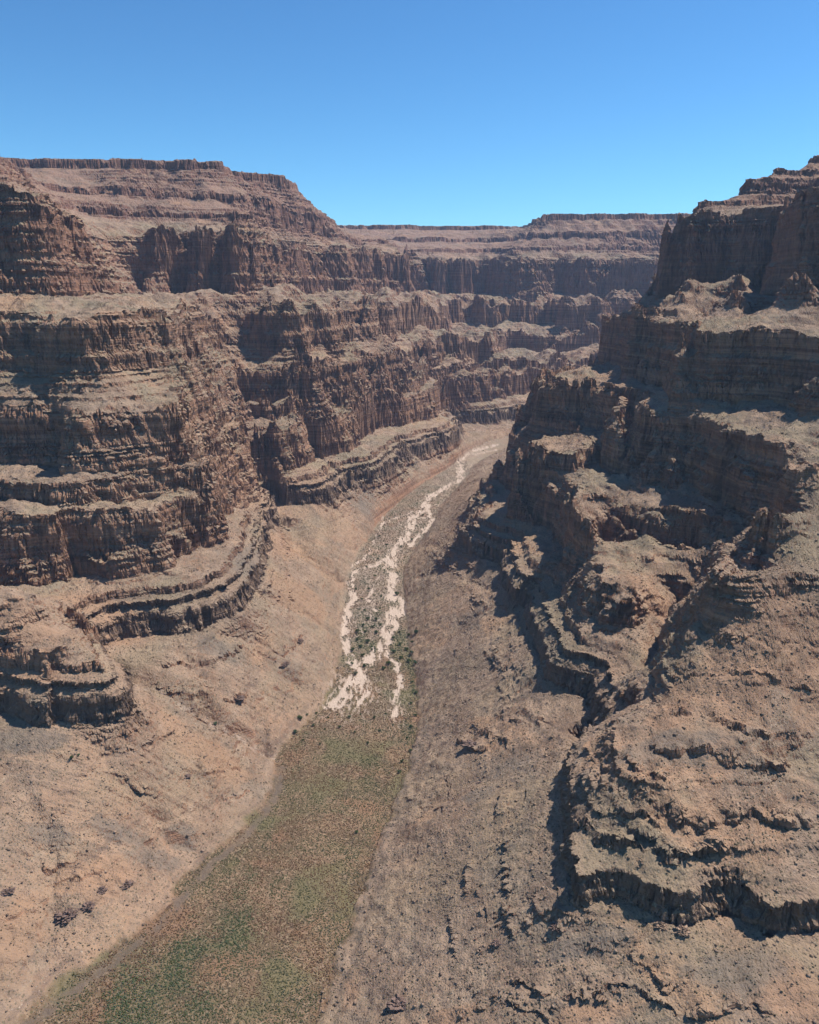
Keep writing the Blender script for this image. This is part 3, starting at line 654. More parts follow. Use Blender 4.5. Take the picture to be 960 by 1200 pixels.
def terrain_material(name):
    m, nt, b = new_mat(name); g = NG(nt)
    geo = g.n('ShaderNodeNewGeometry'); pos = geo.outputs['Position']
    att = g.n('ShaderNodeAttribute', attribute_name='cover'); sep = g.n('ShaderNodeSeparateColor'); g.link(att.outputs['Color'], sep.inputs[0])
    wash, green, mud = sep.outputs[0], sep.outputs[1], sep.outputs[2]
    st = g.math('MULTIPLY', att.outputs['Alpha'], 900.0)
    sn = g.n('ShaderNodeSeparateXYZ'); g.link(geo.outputs['Normal'], sn.inputs[0]); nz = sn.outputs[2]
    sp = g.n('ShaderNodeSeparateXYZ'); g.link(pos, sp.inputs[0])
    n_big = g.noise(pos, 0.0045, 4.0, 0.6)
    n_mid = g.noise(pos, 0.035, 4.0, 0.62)
    n_fine = g.noise(pos, 0.35, 4.0, 0.7)
    n_grain = g.noise(pos, 1.1, 2.0, 0.6)
    # beds: noise that hardly changes sideways
    beds = g.noise(g.vscale(pos, 0.0035, 0.0035, 0.16), 1.0, 5.0, 0.7, 0.15)
    beds2 = g.noise(g.vscale(pos, 0.010, 0.010, 0.48), 1.0, 3.0, 0.6)
    streak = g.noise(g.vscale(pos, 0.12, 0.12, 0.02), 1.0, 5.0, 0.7, 0.5)
    # cliff rock
    rock = g.mix(g.rng(beds, 0.36, 0.64), (0.165, 0.084, 0.053), (0.375, 0.218, 0.137))
    rock = g.mix(g.rng(n_big, 0.35, 0.65, 0.0, 0.55), rock, (0.255, 0.138, 0.080))
    rock = g.mix(g.rng(g.noise(g.vscale(pos, 0.002, 0.002, 0.09), 1.0, 4.0, 0.8), 0.60, 0.72, 0.0, 0.6), rock, (0.44, 0.33, 0.225))
    redw = g.math('MULTIPLY', g.rng(st, 470, 505), g.rng(st, 660, 640))
    rock = g.mix(g.math('MULTIPLY', redw, 0.55), rock, (0.235, 0.112, 0.072))
    sup = g.rng(st, 655, 690)
    rock = g.mix(g.math('MULTIPLY', sup, 0.6), rock, (0.165, 0.072, 0.055))
    low = g.math('MULTIPLY', g.rng(st, 80, 100), g.rng(st, 150, 130))
    rock = g.mix(g.math('MULTIPLY', low, 0.75), rock, (0.135, 0.098, 0.072))
    rock = g.mix(g.math('MULTIPLY', g.rng(streak, 0.50, 0.68), 0.6), rock, (0.062, 0.040, 0.032))
    rock = g.mix(g.math('MULTIPLY', g.rng(streak, 0.46, 0.34), 0.35), rock, (0.37, 0.25, 0.175))
    rock = g.mix(g.rng(beds2, 0.42, 0.62, 0.0, 0.35), rock, (0.12, 0.08, 0.06))
    # debris and soil on benches
    soil = g.mix(g.rng(n_mid, 0.35, 0.65), (0.205, 0.138, 0.096), (0.285, 0.202, 0.142))
    soil = g.mix(g.rng(n_big, 0.42, 0.68, 0.0, 0.75), soil, (0.33, 0.205, 0.130))
    olive = g.math('MULTIPLY', g.rng(g.noise(pos, 0.009, 3.0, 0.5), 0.45, 0.62), g.rng(st, 20, 160, 0.35, 0.8))
    soil = g.mix(olive, soil, (0.205, 0.168, 0.110))
    soil = g.mix(g.math('MULTIPLY', sup, 0.75), soil, (0.225, 0.128, 0.092))
    soil = g.mix(g.rng(g.noise(pos, 0.016, 5.0, 0.65, 0.6), 0.50, 0.66, 0.0, 0.5), soil, (0.175, 0.142, 0.108))
    soil = g.mix(g.rng(g.noise(pos, 0.0075, 4.0, 0.6, 0.4), 0.54, 0.68, 0.0, 0.6), soil, (0.34, 0.200, 0.118))
    cmb = g.n('ShaderNodeCombineXYZ'); g.link(g.math('MULTIPLY', sp.outputs[0], 0.010), cmb.inputs[0]); g.link(g.math('MULTIPLY', sp.outputs[1], 0.010), cmb.inputs[1]); g.link(g.math('MULTIPLY', sp.outputs[2], 0.22), cmb.inputs[2])
    sb = g.noise(cmb.outputs[0], 1.0, 6.0, 0.75, 0.3)
    soil = g.mix(g.rng(sb, 0.52, 0.66, 0.0, 0.65), soil, (0.135, 0.092, 0.070))
    soil = g.mix(g.rng(sb, 0.46, 0.34, 0.0, 0.45), soil, (0.32, 0.24, 0.165))
    # pale and dark stones and low bushes as specks
    vo = g.n('ShaderNodeTexVoronoi'); g.link(pos, vo.inputs['Vector']); vo.inputs['Scale'].default_value = 0.42
    vs = g.n('ShaderNodeSeparateColor'); g.link(vo.outputs['Color'], vs.inputs[0])
    speck = g.math('MULTIPLY', g.math('LESS_THAN', vo.outputs['Distance'], 0.34), g.math('GREATER_THAN', vs.outputs[0], 0.60))
    soil = g.mix(g.math('MULTIPLY', speck, 0.60), soil, (0.095, 0.088, 0.055))
    sp2 = g.math('MULTIPLY', g.math('LESS_THAN', vo.outputs['Distance'], 0.25), g.math('LESS_THAN', vs.outputs[1], 0.16))
    soil = g.mix(g.math('MULTIPLY', sp2, 0.5), soil, (0.42, 0.34, 0.26))
    soil = g.mix(g.rng(n_fine, 0.40, 0.70, 0.0, 0.45), soil, (0.17, 0.125, 0.088))
    hl_ = g.rng(st, 4.0, 8.0)
    soil = g.mix(g.math('MULTIPLY', g.math('MULTIPLY', green, hl_), 0.5), soil, (0.30, 0.178, 0.108))
    soil = g.mix(g.math('MULTIPLY', g.math('MULTIPLY', mud, hl_), 0.6), soil, g.mix(n_fine, (0.09, 0.072, 0.06), (0.20, 0.165, 0.13)))
    # steepness, ragged
    k = g.math('ADD', nz, g.math('MULTIPLY', g.math('SUBTRACT', n_fine, 0.5), 0.30))
    isrock = g.rng(k, 0.74, 0.55)
    col = g.mix(isrock, soil, rock)
    # flat floor: dry reddish and buff scrub on silt
    fl = g.rng(st, 4.0, 0.8)
    fn = g.noise(pos, 0.02, 4.0, 0.6)
    f1 = g.mix(g.rng(fn, 0.38, 0.62), (0.125, 0.084, 0.050), (0.185, 0.118, 0.072))
    fv = g.n('ShaderNodeTexVoronoi'); g.link(pos, fv.inputs['Vector']); fv.inputs['Scale'].default_value = 0.55
    fvs = g.n('ShaderNodeSeparateColor'); g.link(fv.outputs['Color'], fvs.inputs[0])
    f1 = g.mix(g.math('MULTIPLY', g.rng(fvs.outputs[0], 0.45, 0.9, 0.0, 0.6), g.rng(fv.outputs['Distance'], 0.75, 0.35)), f1, (0.085, 0.085, 0.042))
    f1 = g.mix(g.rng(fvs.outputs[1], 0.70, 0.95, 0.0, 0.5), f1, (0.33, 0.235, 0.155))
    upr = g.rng(sp.outputs[1], 960, 1080)
    zn = g.noise(pos, 0.017, 2.0, 0.5, 0.5)
    f1 = g.mix(g.rng(zn, 0.50, 0.66, 0.0, 0.7), f1, (0.125, 0.112, 0.055))
    f1 = g.mix(g.rng(zn, 0.46, 0.34, 0.0, 0.6), f1, (0.21, 0.115, 0.068))
    f1 = g.mix(upr, f1, g.mix(g.rng(n_mid, 0.4, 0.6, 0.0, 0.5), soil, (0.17, 0.145, 0.105)))
    grn = g.mix(g.rng(g.noise(pos, 0.5, 3.0, 0.6), 0.35, 0.65), (0.045, 0.055, 0.026), (0.14, 0.115, 0.062))
    f1 = g.mix(g.math('MULTIPLY', green, 0.62), f1, grn)
    f1 = g.mix(g.math('MULTIPLY', mud, 0.85), f1, g.mix(n_mid, (0.065, 0.052, 0.043), (0.17, 0.125, 0.09)))
    col = g.mix(fl, col, f1)
    sand = g.mix(n_fine, (0.34, 0.26, 0.205), (0.50, 0.395, 0.315))
    col = g.mix(wash, col, sand)
    g.link(col, b.inputs['Base Color'])
    # relief finer than the mesh
    h = g.math('ADD', g.math('MULTIPLY', n_fine, 1.3), g.math('MULTIPLY', n_grain, 0.5))
    h = g.math('ADD', h, g.math('MULTIPLY', g.math('MULTIPLY', streak, isrock), 1.5))
    h = g.math('ADD', h, g.math('MULTIPLY', g.math('MULTIPLY', beds2, isrock), 3.2))
    h = g.math('ADD', h, g.math('MULTIPLY', speck, 0.45))
    bp = g.n('ShaderNodeBump'); bp.inputs['Strength'].default_value = 0.9; bp.inputs['Distance'].default_value = 1.0
    g.link(h, bp.inputs['Height']); g.link(bp.outputs[0], b.inputs['Normal'])
    return m
MAT = terrain_material('canyon_ground')

# ---------------------------------------------------------------- split the ground into named pieces
SC = bpy.context.scene
COL = SC.collection
def tag(o, label=None, cat=None, group=None, kind=None):
    for k, v in (('label', label), ('category', cat), ('group', group), ('kind', kind)):
        if v: o[k] = v
    return o
quad_s = 0.25 * (GS[:-1, :-1] + GS[1:, :-1] + GS[:-1, 1:] + GS[1:, 1:])
qx, qy = GX[:-1, :-1], GY[:-1, :-1]
qr = np.hypot(qx, qy)
ax = np.array([on_floor(u, v) for u, v in [(150, 1240), (230, 1150), (330, 1000), (400, 880), (436, 780), (440, 700), (478, 620), (520, 566), (560, 530)]] + [(330, 2480), (620, 2640), (1300, 2770), (2600, 2830)])
side_right = qx > np.interp(qy, ax[:, 1], ax[:, 0])
side_right |= (qy > 2480) & (qy < np.interp(qx, ax[-4:, 0], ax[-4:, 1])) & (qx > 300)
farw = ((qr > 3050) | ((qx > 60) & (qy > 2440))) & ~side_right
farw |= (qr > 3050) & (qy > np.interp(qx, ax[-4:, 0], ax[-4:, 1]))
cls = np.where(side_right, 2, 1)
cls = np.where(quad_s < 97, cls + 2, cls)
cls = np.where(farw, 5, cls)
cls = np.where((quad_s < 1.0), 0, cls)
cls = np.where((COV[:-1, :-1, 0] > 0.5) & (quad_s < 6), 6, cls)
del qr
NAMES = {0: ('canyon_floor', 'flat scrub covered canyon floor between the debris slopes', 'valley floor'),
         1: ('left_canyon_wall', 'tall banded red and buff canyon wall of cliffs and ledges on the left', 'canyon wall'),
         2: ('right_canyon_wall', 'shadowed stepped canyon wall and near rocky spur on the right', 'canyon wall'),
         3: ('left_debris_slope', 'tan debris slope below the left cliffs running down to the valley floor', 'slope'),
         4: ('right_debris_slope', 'tan debris slope below the right cliffs running down to the wash', 'slope'),
         5: ('far_canyon_wall', 'hazy blue banded canyon wall closing the view in the distance', 'canyon wall'),
         6: ('dry_wash', 'pale sandy braided dry stream bed winding up the canyon', 'stream bed')}
idx = np.arange(NAf * NRf, dtype=np.int32).reshape(NAf, NRf)
VV = np.stack([GX, GY, GZ], -1).reshape(-1, 3); CC = COV.reshape(-1, 4)
for c, (nm, lab, cat) in NAMES.items():
    ii, jj = np.nonzero(cls == c)
    if not len(ii): continue
    q = np.stack([idx[ii, jj], idx[ii + 1, jj], idx[ii + 1, jj + 1], idx[ii, jj + 1]], 1)[:, ::-1]
    used, inv = np.unique(q, return_inverse=True)
    me = bpy.data.meshes.new(nm)
    me.vertices.add(len(used)); me.vertices.foreach_set('co', VV[used].ravel())
    me.loops.add(q.size); me.loops.foreach_set('vertex_index', inv.ravel().astype(np.int32))
    me.polygons.add(len(q)); me.polygons.foreach_set('loop_start', np.arange(0, q.size, 4, dtype=np.int32))
    me.polygons.foreach_set('use_smooth', np.full(len(q), c in (0, 6)))
    a = me.attributes.new('cover', 'FLOAT_COLOR', 'POINT'); a.data.foreach_set('color', CC[used].ravel())
    me.update(calc_edges=True)
    me.materials.append(MAT)
    o = bpy.data.objects.new(nm, me); COL.objects.link(o)
    tag(o, lab, cat, kind='structure')
    print(nm, len(q))
del VV, CC, idx, quad_s
print('mesh', round(time.time() - T_START, 1))
# ---------------------------------------------------------------- vegetation, stones and outcrops
def plain_mat(name, col, attr=False, rough=0.95, bump=0.0, scale=1.0):
    m, nt, b = new_mat(name); g = NG(nt); b.inputs['Roughness'].default_value = rough
    tc = g.n('ShaderNodeNewGeometry')
    n = g.noise(tc.outputs['Position'], scale, 3.0, 0.6)
    if attr:
        a = g.n('ShaderNodeAttribute', attribute_name='tint'); base = a.outputs['Color']
        c = g.mix(g.rng(n, 0.35, 0.65, 0.0, 0.4), base, (col[0] * 0.5, col[1] * 0.5, col[2] * 0.5))
    else:
        c = g.mix(g.rng(n, 0.35, 0.65), tuple(q * 0.6 for q in col), tuple(min(1, q * 1.35) for q in col))
    g.link(c, b.inputs['Base Color'])
    if bump:
        bp = g.n('ShaderNodeBump'); bp.inputs['Strength'].default_value = 0.8; bp.inputs['Distance'].default_value = bump
        g.link(n, bp.inputs['Height']); g.link(bp.outputs[0], b.inputs['Normal'])
    return m
M_SCRUB = plain_mat('scrub', (0.08, 0.075, 0.04), attr=True, scale=1.2)
M_STONE = plain_mat('stone', (0.16, 0.11, 0.08), attr=True, scale=1.0, bump=0.3)
M_LEAF = plain_mat('shrub_leaf', (0.055, 0.088, 0.032), scale=1.4)
M_STEM = plain_mat('shrub_stem', (0.14, 0.10, 0.07), scale=3.0)
M_OUT = plain_mat('dark_outcrop_rock', (0.150, 0.100, 0.080), scale=0.35, bump=0.8)
M_OUT2 = plain_mat('buff_boulder_rock', (0.27, 0.185, 0.13), scale=0.35, bump=0.6)
OCT = np.array([(1, 0, 0), (0, 1, 0), (-1, 0, 0), (0, -1, 0), (0, 0, 1), (0, 0, -0.6)], F32)
OCTF = np.array([(0, 1, 4), (1, 2, 4), (2, 3, 4), (3, 0, 4), (1, 0, 5), (2, 1, 5), (3, 2, 5), (0, 3, 5)], np.int32)
def swarm(name, P3, rad, squash, tint, mat, label, cat, seed):
    g = np.random.default_rng(seed); n = len(P3)
    a = g.random(n) * 6.283; c, s_ = np.cos(a), np.sin(a)
    v = OCT[None] * (1 + 0.7 * (g.random((n, 6, 1)) - 0.5)) + 0.28 * (g.random((n, 6, 3)) - 0.5)
    v = v * rad[:, None, None]
    v[..., 2] *= squash
    x = v[..., 0] * c[:, None] - v[..., 1] * s_[:, None]; y = v[..., 0] * s_[:, None] + v[..., 1] * c[:, None]
    V = np.stack([x + P3[:, None, 0], y + P3[:, None, 1], v[..., 2] + P3[:, None, 2] + rad[:, None] * squash * 0.25], -1).astype(F32).reshape(-1, 3)
    Fq = (OCTF[None] + (np.arange(n) * 6)[:, None, None]).astype(np.int32).reshape(-1, 3)
    me = bpy.data.meshes.new(name); me.vertices.add(len(V)); me.vertices.foreach_set('co', V.ravel())
    me.loops.add(Fq.size); me.loops.foreach_set('vertex_index', Fq.ravel()); me.polygons.add(len(Fq))
    me.polygons.foreach_set('loop_start', np.arange(0, Fq.size, 3, dtype=np.int32))
    at = me.attributes.new('tint', 'FLOAT_COLOR', 'POINT')
    t4 = np.concatenate([np.repeat(tint, 6, axis=0), np.ones((n * 6, 1))], 1).astype(F32); at.data.foreach_set('color', t4.ravel())
    me.update(calc_edges=True); me.materials.append(mat)
    o = bpy.data.objects.new(name, me); COL.objects.link(o); tag(o, label, cat, kind='stuff')
    return o
g0 = np.random.default_rng(77)
N = 330000
cx = g0.uniform(-560, 620, N); cy = 330 + (1900 - 330) * g0.random(N) ** 1.25
okf = np.abs(cx) < cy * 0.66 + 40
cx, cy = cx[okf], cy[okf]
cz, cs_ = height(cx, cy)
ex, _ = height(cx + 1.5, cy); ey, _ = height(cx, cy + 1.5)
steep = np.hypot(ex - cz, ey - cz) / 1.5
cc = cover(cx.astype(F32), cy.astype(F32), cs_)
P3 = np.stack([cx, cy, cz], 1); rnd = g0.random(len(cx)); rn2 = g0.random(len(cx))
dens = perlin(cx / 60, cy / 60, 80) + 0.5 * perlin(cx / 17, cy / 17, 81)
fN = 300000
fx = g0.uniform(-260, 160, fN); fy = 330 + (2150 - 330) * g0.random(fN) ** 1.7
fz, fs = height(fx, fy); k_ = fs < 1.0; fx, fy, fz, fs = fx[k_], fy[k_], fz[k_], fs[k_]
cc = np.concatenate([cc, cover(fx.astype(F32), fy.astype(F32), fs)]); P3 = np.concatenate([P3, np.stack([fx, fy, fz], 1)])
cs_ = np.concatenate([cs_, fs]); steep = np.concatenate([steep, 0 * fs]); rnd = np.concatenate([rnd, g0.random(len(fx))]); rn2 = np.concatenate([rn2, g0.random(len(fx))])
cx = np.concatenate([cx, fx]); cy = np.concatenate([cy, fy]); dens = np.concatenate([dens, 0 * fx])
print('floor scrub', len(fx))
flat = cs_ < 1.0
# low scrub of the flat floor
m = flat & (cc[:, 0] < 0.5) & ((cy < 1000) | (rn2 > 0.45)) & (cc[:, 2] < 0.15 + 0.5 * rnd)
gr = (g0.random(m.sum()) < cc[m, 1])[:, None] * 1.0
zz_ = perlin(cx[m] / 42, cy[m] / 42, 105)[:, None]; up = (cy[m] > 930 + 170 * g0.random(m.sum()))[:, None]
base = np.where(rn2[m][:, None] < 0.5, np.array([[0.155, 0.108, 0.064]]), np.where(rn2[m][:, None] < 0.8, np.array([[0.122, 0.098, 0.054]]), np.array([[0.195, 0.142, 0.088]])))
base = np.where(up, np.array([[0.135, 0.112, 0.075]]), base)
base = np.where(zz_ > 0.15, base * np.array([[0.66, 0.92, 0.75]]), base); base = np.where(zz_ < -0.12, base * np.array([[1.05, 0.80, 0.78]]), base)
base = base * 0.74
tint = base * (1 - gr) + np.array([[0.058, 0.074, 0.032]]) * gr
tint = tint * (0.85 + 0.35 * g0.random((m.sum(), 1)))
swarm('floor_scrub', P3[m], 0.28 + 0.55 * rnd[m] ** 2 + 0.2 * cc[m, 1] + 0.45 * rn2[m] ** 3 * up[:, 0], 0.75, tint, M_SCRUB, 'low brown and green scrub covering the flat canyon floor', 'scrub', 1)
# desert bushes on the slopes and shelves
m = (~flat) & (steep < 0.9) & (rnd < 0.30 + 0.5 * dens)
tint = np.array([[0.125, 0.105, 0.068]]) * (0.7 + 0.7 * g0.random((m.sum(), 1)))
swarm('slope_scrub', P3[m], 0.3 + 0.55 * rn2[m] ** 2, 0.8, tint, M_SCRUB, 'sparse dark desert bushes dotted over the debris slopes', 'scrub', 2)
# fallen stones
m = (~flat) & (steep < 1.2) & (rnd > 0.66 - 0.4 * dens) & (cs_ < 380)
tint = np.array([[0.23, 0.16, 0.115]]) * (0.55 + 0.9 * g0.random((m.sum(), 1)))
swarm('fallen_stones', P3[m], 0.25 + 1.5 * rn2[m] ** 9, 0.7, tint, M_STONE, 'loose brown stones strewn over the debris slopes', 'stones', 3)

def mesh_obj(name, V, Fc, mat, parent=None, smooth=False):
    me = bpy.data.meshes.new(name); me.from_pydata([tuple(map(float, v)) for v in V], [], Fc); me.materials.append(mat)
    for p in me.polygons: p.use_smooth = smooth
    o = bpy.data.objects.new(name, me); COL.objects.link(o)
    if parent: o.parent = parent
    return o
def leafy(r, h, n, seed):
    """a crown of many small leaf clumps"""
    g = random.Random(seed); V = []; Fc = []
    lobes = [(g.uniform(-.45, .45) * r, g.uniform(-.45, .45) * r, h * g.uniform(.35, .75), r * g.uniform(.4, .65)) for _ in range(5)]
    for k in range(n):
        lx, ly, lz, lr = g.choice(lobes)
        th = g.uniform(0, 6.283); ph = math.acos(g.uniform(-0.7, 1)); q = lr * g.uniform(.55, 1.05)
        c = (lx + q * math.sin(ph) * math.cos(th), ly + q * math.sin(ph) * math.sin(th), max(.1, lz + q * .8 * math.cos(ph)))
        b = len(V); s = r * g.uniform(.10, .2)
        for _ in range(4): V.append((c[0] + g.uniform(-s, s), c[1] + g.uniform(-s, s), c[2] + g.uniform(-s, s)))
        Fc += [(b, b + 1, b + 2), (b, b + 2, b + 3), (b + 1, b + 3, b + 2)]
    return V, Fc
def stems(r, h, seed):
    g = random.Random(seed); V = []; Fc = []
    for k in range(5):
        a = g.uniform(0, 6.283); tx, ty = math.cos(a) * r * .45, math.sin(a) * r * .45
        b = len(V); w0, w1 = 0.10 * r, 0.03 * r
        for (px, py, pz, w_) in ((0, 0, -0.3, w0), (tx * .5, ty * .5, h * .3, (w0 + w1) / 2), (tx, ty, h * .65, w1)):
            for e in range(4): V.append((px + w_ * math.cos(e * 1.571), py + w_ * math.sin(e * 1.571), pz))
        for lv in (0, 4):
            for e in range(4): Fc.append((b + lv + e, b + lv + (e + 1) % 4, b + lv + 4 + (e + 1) % 4, b + lv + 4 + e))
        Fc.append((b + 8, b + 9, b + 10, b + 11))
    return V, Fc
PROTO = []
for k in range(4):
    v, f = leafy(1.0, 1.3, 260, 20 + k); v2, f2 = stems(1.0, 1.3, 40 + k)
    PROTO.append((v, f, v2, f2))
_cache = []
def shrub(pos, size, label, group=None, kind_ix=0):
    e = bpy.data.objects.new('desert_shrub', None); COL.objects.link(e)
    e.location = (pos[0], pos[1], pos[2] - 0.1); e.scale = (size, size, size * 0.95); e.rotation_euler = (0, 0, g0.uniform(0, 6.28))
    tag(e, label, 'shrub', group)
    while len(_cache) <= kind_ix:
        v, f, v2, f2 = PROTO[len(_cache)]
        a = bpy.data.meshes.new('crown'); a.from_pydata(v, [], f); a.materials.append(M_LEAF)
        b = bpy.data.meshes.new('stem'); b.from_pydata(v2, [], f2); b.materials.append(M_STEM)
        _cache.append((a, b))
    for nm, me in zip(('crown', 'stem'), _cache[kind_ix]):
        o = bpy.data.objects.new(nm, me); COL.objects.link(o); o.parent = e
    return e
def px_ground(u, v):
    return ground_at(u, v)
ONE = [(465, 697, 4.2, 'single round green shrub standing alone in the pale sandy channel'),
       (352, 843, 4.0, 'tall green shrub where the side gully meets the floor below the left slope'),
       (347, 859, 3.4, 'green shrub next to the slope foot, just below the taller one by the gully mouth'),
       (84, 889, 2.6, 'dark green shrub alone on the left debris slope below the small banded cliff'),
       (92, 886, 1.7, 'smaller green shrub touching the dark one on the left debris slope'),
       (253, 850, 2.8, 'green shrub beside the pale stony gully on the left slope'),
       (418, 977, 2.2, 'lone dark shrub on the right edge of the brown floor'),
       (431, 872, 2.4, 'green shrub standing in the middle of the brown scrub flat')]
for k, (u, v, sz, lab) in enumerate(ONE): shrub(px_ground(u, v), sz, lab, None, k % 4)
GRP = [('leafy green shrub in the thicket between the two sandy channels', 'green shrubs between the sandy channels', [(418, 742), (424, 733), (430, 742), (438, 735), (432, 752), (424, 758), (436, 762), (426, 770), (414, 764), (412, 778), (442, 744), (446, 734), (420, 750), (430, 728), (440, 726), (416, 790), (428, 782)], 3.6),
       ('leafy green shrub in the thicket on the right bank of the sandy channel', 'green shrubs on the right bank of the wash', [(462, 748), (470, 742), (478, 746), (484, 752), (468, 756), (476, 762), (484, 766), (462, 764), (470, 772), (478, 778), (488, 742), (486, 778), (455, 778), (448, 786)], 3.6),
       ('small green shrub along the right edge of the floor below the wash', 'green shrubs along the right floor edge', [(484, 800), (486, 812), (483, 826), (486, 838), (482, 852), (478, 866), (480, 880), (472, 894), (468, 906)], 2.6),
       ('small green shrub among the brown scrub near the outwash', 'green shrubs around the outwash', [(360, 838), (372, 836), (384, 842), (396, 838), (410, 842), (424, 838), (440, 842), (452, 838), (366, 850), (380, 856), (398, 852), (416, 858), (446, 856), (460, 850), (356, 868), (374, 872)], 2.0),
       ('low dark shrub on a scrub bar among the pale channels', 'shrubs on the bars of the wash', [(432, 690), (424, 704), (446, 700), (438, 676), (452, 668), (418, 690), (428, 716), (446, 715), (442, 656), (470, 640), (488, 615), (497, 603), (512, 590), (474, 655), (482, 634), (430, 664), (452, 640), (444, 628), (555, 527), (566, 528)], 2.4)]
for lab, grp, pts, sz in GRP:
    for k, (u, v) in enumerate(pts): shrub(px_ground(u + g0.uniform(-1.5, 1.5), v + g0.uniform(-1.5, 1.5)), sz * g0.uniform(0.7, 1.2), lab, grp, k % 4)

def crag(name, u, v, size, flatz, label, cat, mat, seed, elong=1.0, rot=0.0):
    """a broken rock mass: an angular lump cut by joints and beds"""
    p = px_ground(u, v); rr_ = random.Random(seed)
    nu, nv = 40, 22; V = []; Fc = []
    for a in range(nv):
        ph = math.pi * 0.62 * a / (nv - 1)
        for b in range(nu):
            th = 2 * math.pi * b / nu
            x = math.sin(ph) * math.cos(th); y = math.sin(ph) * math.sin(th); zz = math.cos(ph)
            V.append((x, y, zz))
    V = np.array(V)
    sx = V[:, 0] * 2.3 + seed; sy = V[:, 1] * 2.3 + V[:, 2] * 1.7
    d = 1 + 0.42 * perlin(sx, sy, 5) + 0.22 * np.round(2.2 * perlin(sx * 2.3, sy * 2.3, 6)) + 0.10 * perlin(sx * 6, sy * 6, 7)
    V = V * d[:, None] * np.array([size * elong, size, size * flatz])
    V[:, 2] = V[:, 2] * 0.35 + np.round(V[:, 2] / (size * 0.16)) * size * 0.16 * 0.65
    c, s_ = math.cos(rot), math.sin(rot)
    V = np.stack([V[:, 0] * c - V[:, 1] * s_, V[:, 0] * s_ + V[:, 1] * c, V[:, 2]], 1)
    for a in range(nv - 1):
        for b in range(nu):
            Fc.append((a * nu + b, (a + 1) * nu + b, (a + 1) * nu + (b + 1) % nu, a * nu + (b + 1) % nu))
    o = mesh_obj(name, V, Fc, mat); o.location = (p[0], p[1], p[2] - size * 0.12)
    return tag(o, label, cat)
CRAGS = [(80, 1072, 9, .75, 'large dark rounded rock outcrop low on the left slope by the floor', 1.3, .4), (103, 1062, 6, .8, 'dark jointed outcrop between the big rounded one and the orange scarp', 1.1, .3),
         (118, 1043, 5, .8, 'small brown outcrop just uphill of the two dark ones on the left slope', 1.2, .2), (148, 1036, 5, .7, 'brown outcrop at the right end of the orange banded patch', 1.4, .5),
         (8, 1045, 5, .6, 'dark outcrop cut off by the left edge of the picture', 1.5, .2), (277, 818, 7, .6, 'wide black outcrop above the stony side gully', 1.9, .1),
         (218, 910, 4, .6, 'small dark outcrop in the middle of the lower left slope', 1.5, .3), (470, 1176, 7, .7, 'purplish brown outcrop at the bottom beside the floor', 1.5, .0),
         (556, 872, 8, .5, 'broad dark ledge block on the right slope above the brown flat', 2.0, -.3), (562, 918, 4, .6, 'small dark block on the right slope below the broad ledge', 1.2, .1),
         (583, 1105, 4, .7, 'dark boulder at the foot of the vertical rock crack', 1.0, .0), (652, 1087, 5, .7, 'dark boulder just in front of the near cliff corner', 1.1, .0),
         (350, 752, 7, .8, 'dark reddish outcrop on the crest of the left slope above the sandy wash', 1.4, 1.0), (334, 778, 6, .7, 'dark outcrop lower on the same crest facing the wash', 1.5, .9),
         (775, 1085, 5, .9, 'rounded fallen block leaning on the foot of the near cliff', 1.0, .0), (800, 1091, 6, .9, 'largest fallen block at the foot of the near cliff', 1.1, .2), (735, 1058, 4, .8, 'small fallen block below the left end of the near cliff', 1.0, .4)]
for k, (u, v, sz, fz, lab, el, rt) in enumerate(CRAGS):
    crag('fallen_block' if 'fallen' in lab else ('boulder' if 'boulder' in lab else 'rock_outcrop'), u, v, sz * 0.72, fz * 0.7, lab, 'boulder' if ('fallen' in lab or 'boulder' in lab) else 'rock outcrop', M_OUT if k < 14 else M_OUT2, 3 + k, el, rt)
print('scatter', round(time.time() - T_START, 1))
# ---------------------------------------------------------------- sky, sun, air, camera
SUN_EL, SUN_AZ = 60.0, 66.0      # degrees above the horizon, degrees right of the view
w = bpy.data.worlds.new('World'); SC.world = w; w.use_nodes = True
nt = w.node_tree; nt.nodes.clear()
wo = nt.nodes.new('ShaderNodeOutputWorld'); bg = nt.nodes.new('ShaderNodeBackground'); sky = nt.nodes.new('ShaderNodeTexSky')
sky.sky_type = 'NISHITA'; sky.sun_disc = False; sky.sun_elevation = math.radians(SUN_EL); sky.sun_rotation = math.radians(SUN_AZ)
sky.altitude = 1000; sky.air_density = 1.0; sky.dust_density = 0.1; sky.ozone_density = 1.5
bg.inputs[1].default_value = 0.10
gm = nt.nodes.new('ShaderNodeGamma'); gm.inputs[1].default_value = 1.25; nt.links.new(sky.outputs[0], gm.inputs[0])
tn = nt.nodes.new('ShaderNodeMix'); tn.data_type = 'RGBA'; tn.blend_type = 'MULTIPLY'; tn.inputs[0].default_value = 1.0
nt.links.new(gm.outputs[0], tn.inputs[6]); tn.inputs[7].default_value = (0.335, 0.56, 0.66, 1); nt.links.new(tn.outputs[2], bg.inputs[0])
nt.links.new(bg.outputs[0], wo.inputs[0])
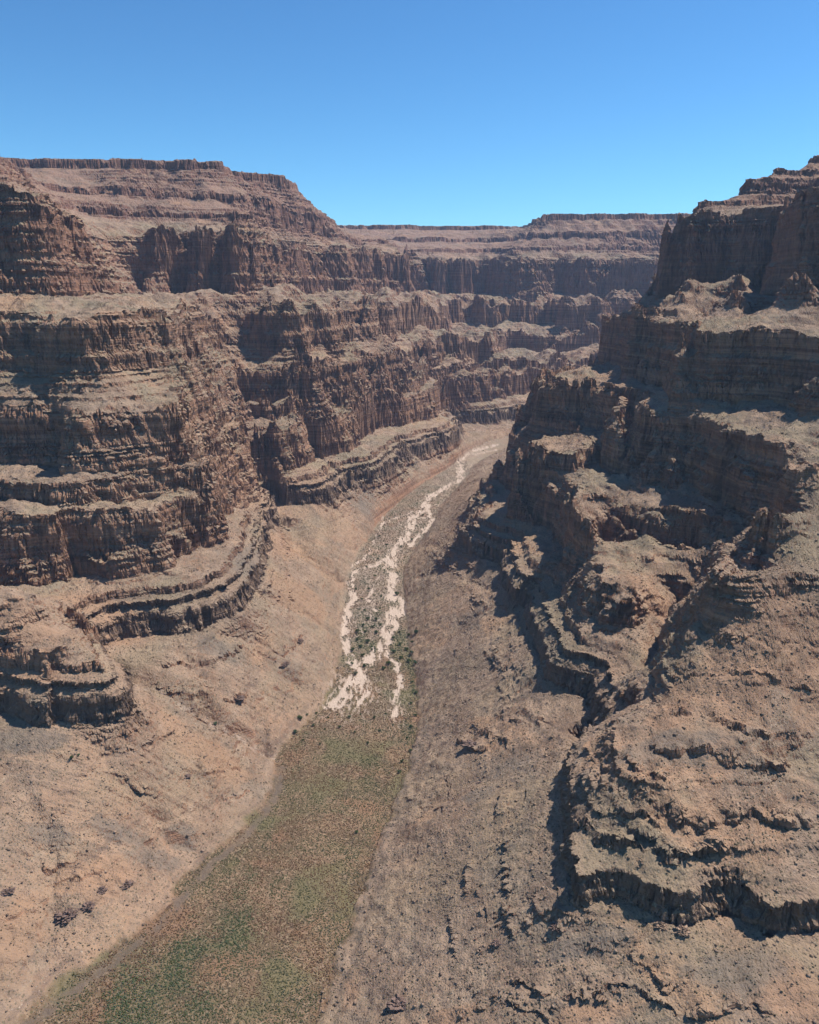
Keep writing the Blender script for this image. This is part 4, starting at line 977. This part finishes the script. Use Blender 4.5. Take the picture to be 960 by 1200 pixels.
sd = bpy.data.lights.new('sun', 'SUN'); sd.energy = 5.0; sd.angle = math.radians(0.53); sd.color = (1.0, 0.94, 0.86)
so = bpy.data.objects.new('sun', sd); COL.objects.link(so)
so.rotation_euler = (math.radians(90 - SUN_EL), 0, math.radians(180 - SUN_AZ))
HAZE = globals().get('HAZE', True)
if HAZE:
    zlo, zhi = float(GZ.min()) - 1.0, 960.0
    X0, X1, Y0, Y1 = -8200, 7800, -500, 9600
    me = bpy.data.meshes.new('haze')
    vs = [(x, y, q) for q in (zlo, zhi) for x, y in ((X0, Y0), (X1, Y0), (X1, Y1), (X0, Y1))]
    me.from_pydata(vs, [], [(0, 3, 2, 1), (4, 5, 6, 7), (0, 1, 5, 4), (1, 2, 6, 5), (2, 3, 7, 6), (3, 0, 4, 7)])
    hm = bpy.data.materials.new('haze'); hm.use_nodes = True; hn = hm.node_tree; hn.nodes.clear()
    ho = hn.nodes.new('ShaderNodeOutputMaterial'); pv = hn.nodes.new('ShaderNodeVolumePrincipled')
    pv.inputs['Color'].default_value = (0.45, 0.66, 1.0, 1); pv.inputs['Density'].default_value = 0.000034; pv.inputs['Anisotropy'].default_value = 0.0
    hn.links.new(pv.outputs[0], ho.inputs['Volume']); me.materials.append(hm)
    o = bpy.data.objects.new('haze', me); COL.objects.link(o); tag(o, 'thin blue air filling the canyon', 'haze', kind='stuff')
cam = bpy.data.cameras.new('camera'); co = bpy.data.objects.new('camera', cam); COL.objects.link(co)
co.location = (0, 0, CAM_H); co.rotation_euler = (math.radians(90) - PITCH, 0, 0)
cam.sensor_fit = 'HORIZONTAL'; cam.angle = 2 * math.atan(480 / FPX); cam.clip_start = 1.0; cam.clip_end = 60000
SC.camera = co
SC.view_settings.view_transform = 'Standard'; SC.view_settings.look = 'None'; SC.view_settings.exposure = 0.56; SC.view_settings.gamma = 1.0
SC.cycles.use_adaptive_sampling = True; SC.cycles.adaptive_threshold = 0.03; SC.cycles.max_bounces = 5; SC.cycles.diffuse_bounces = 3; SC.cycles.volume_bounces = 0; SC.cycles.use_denoising = True
print('total script', round(time.time() - T_START, 1))
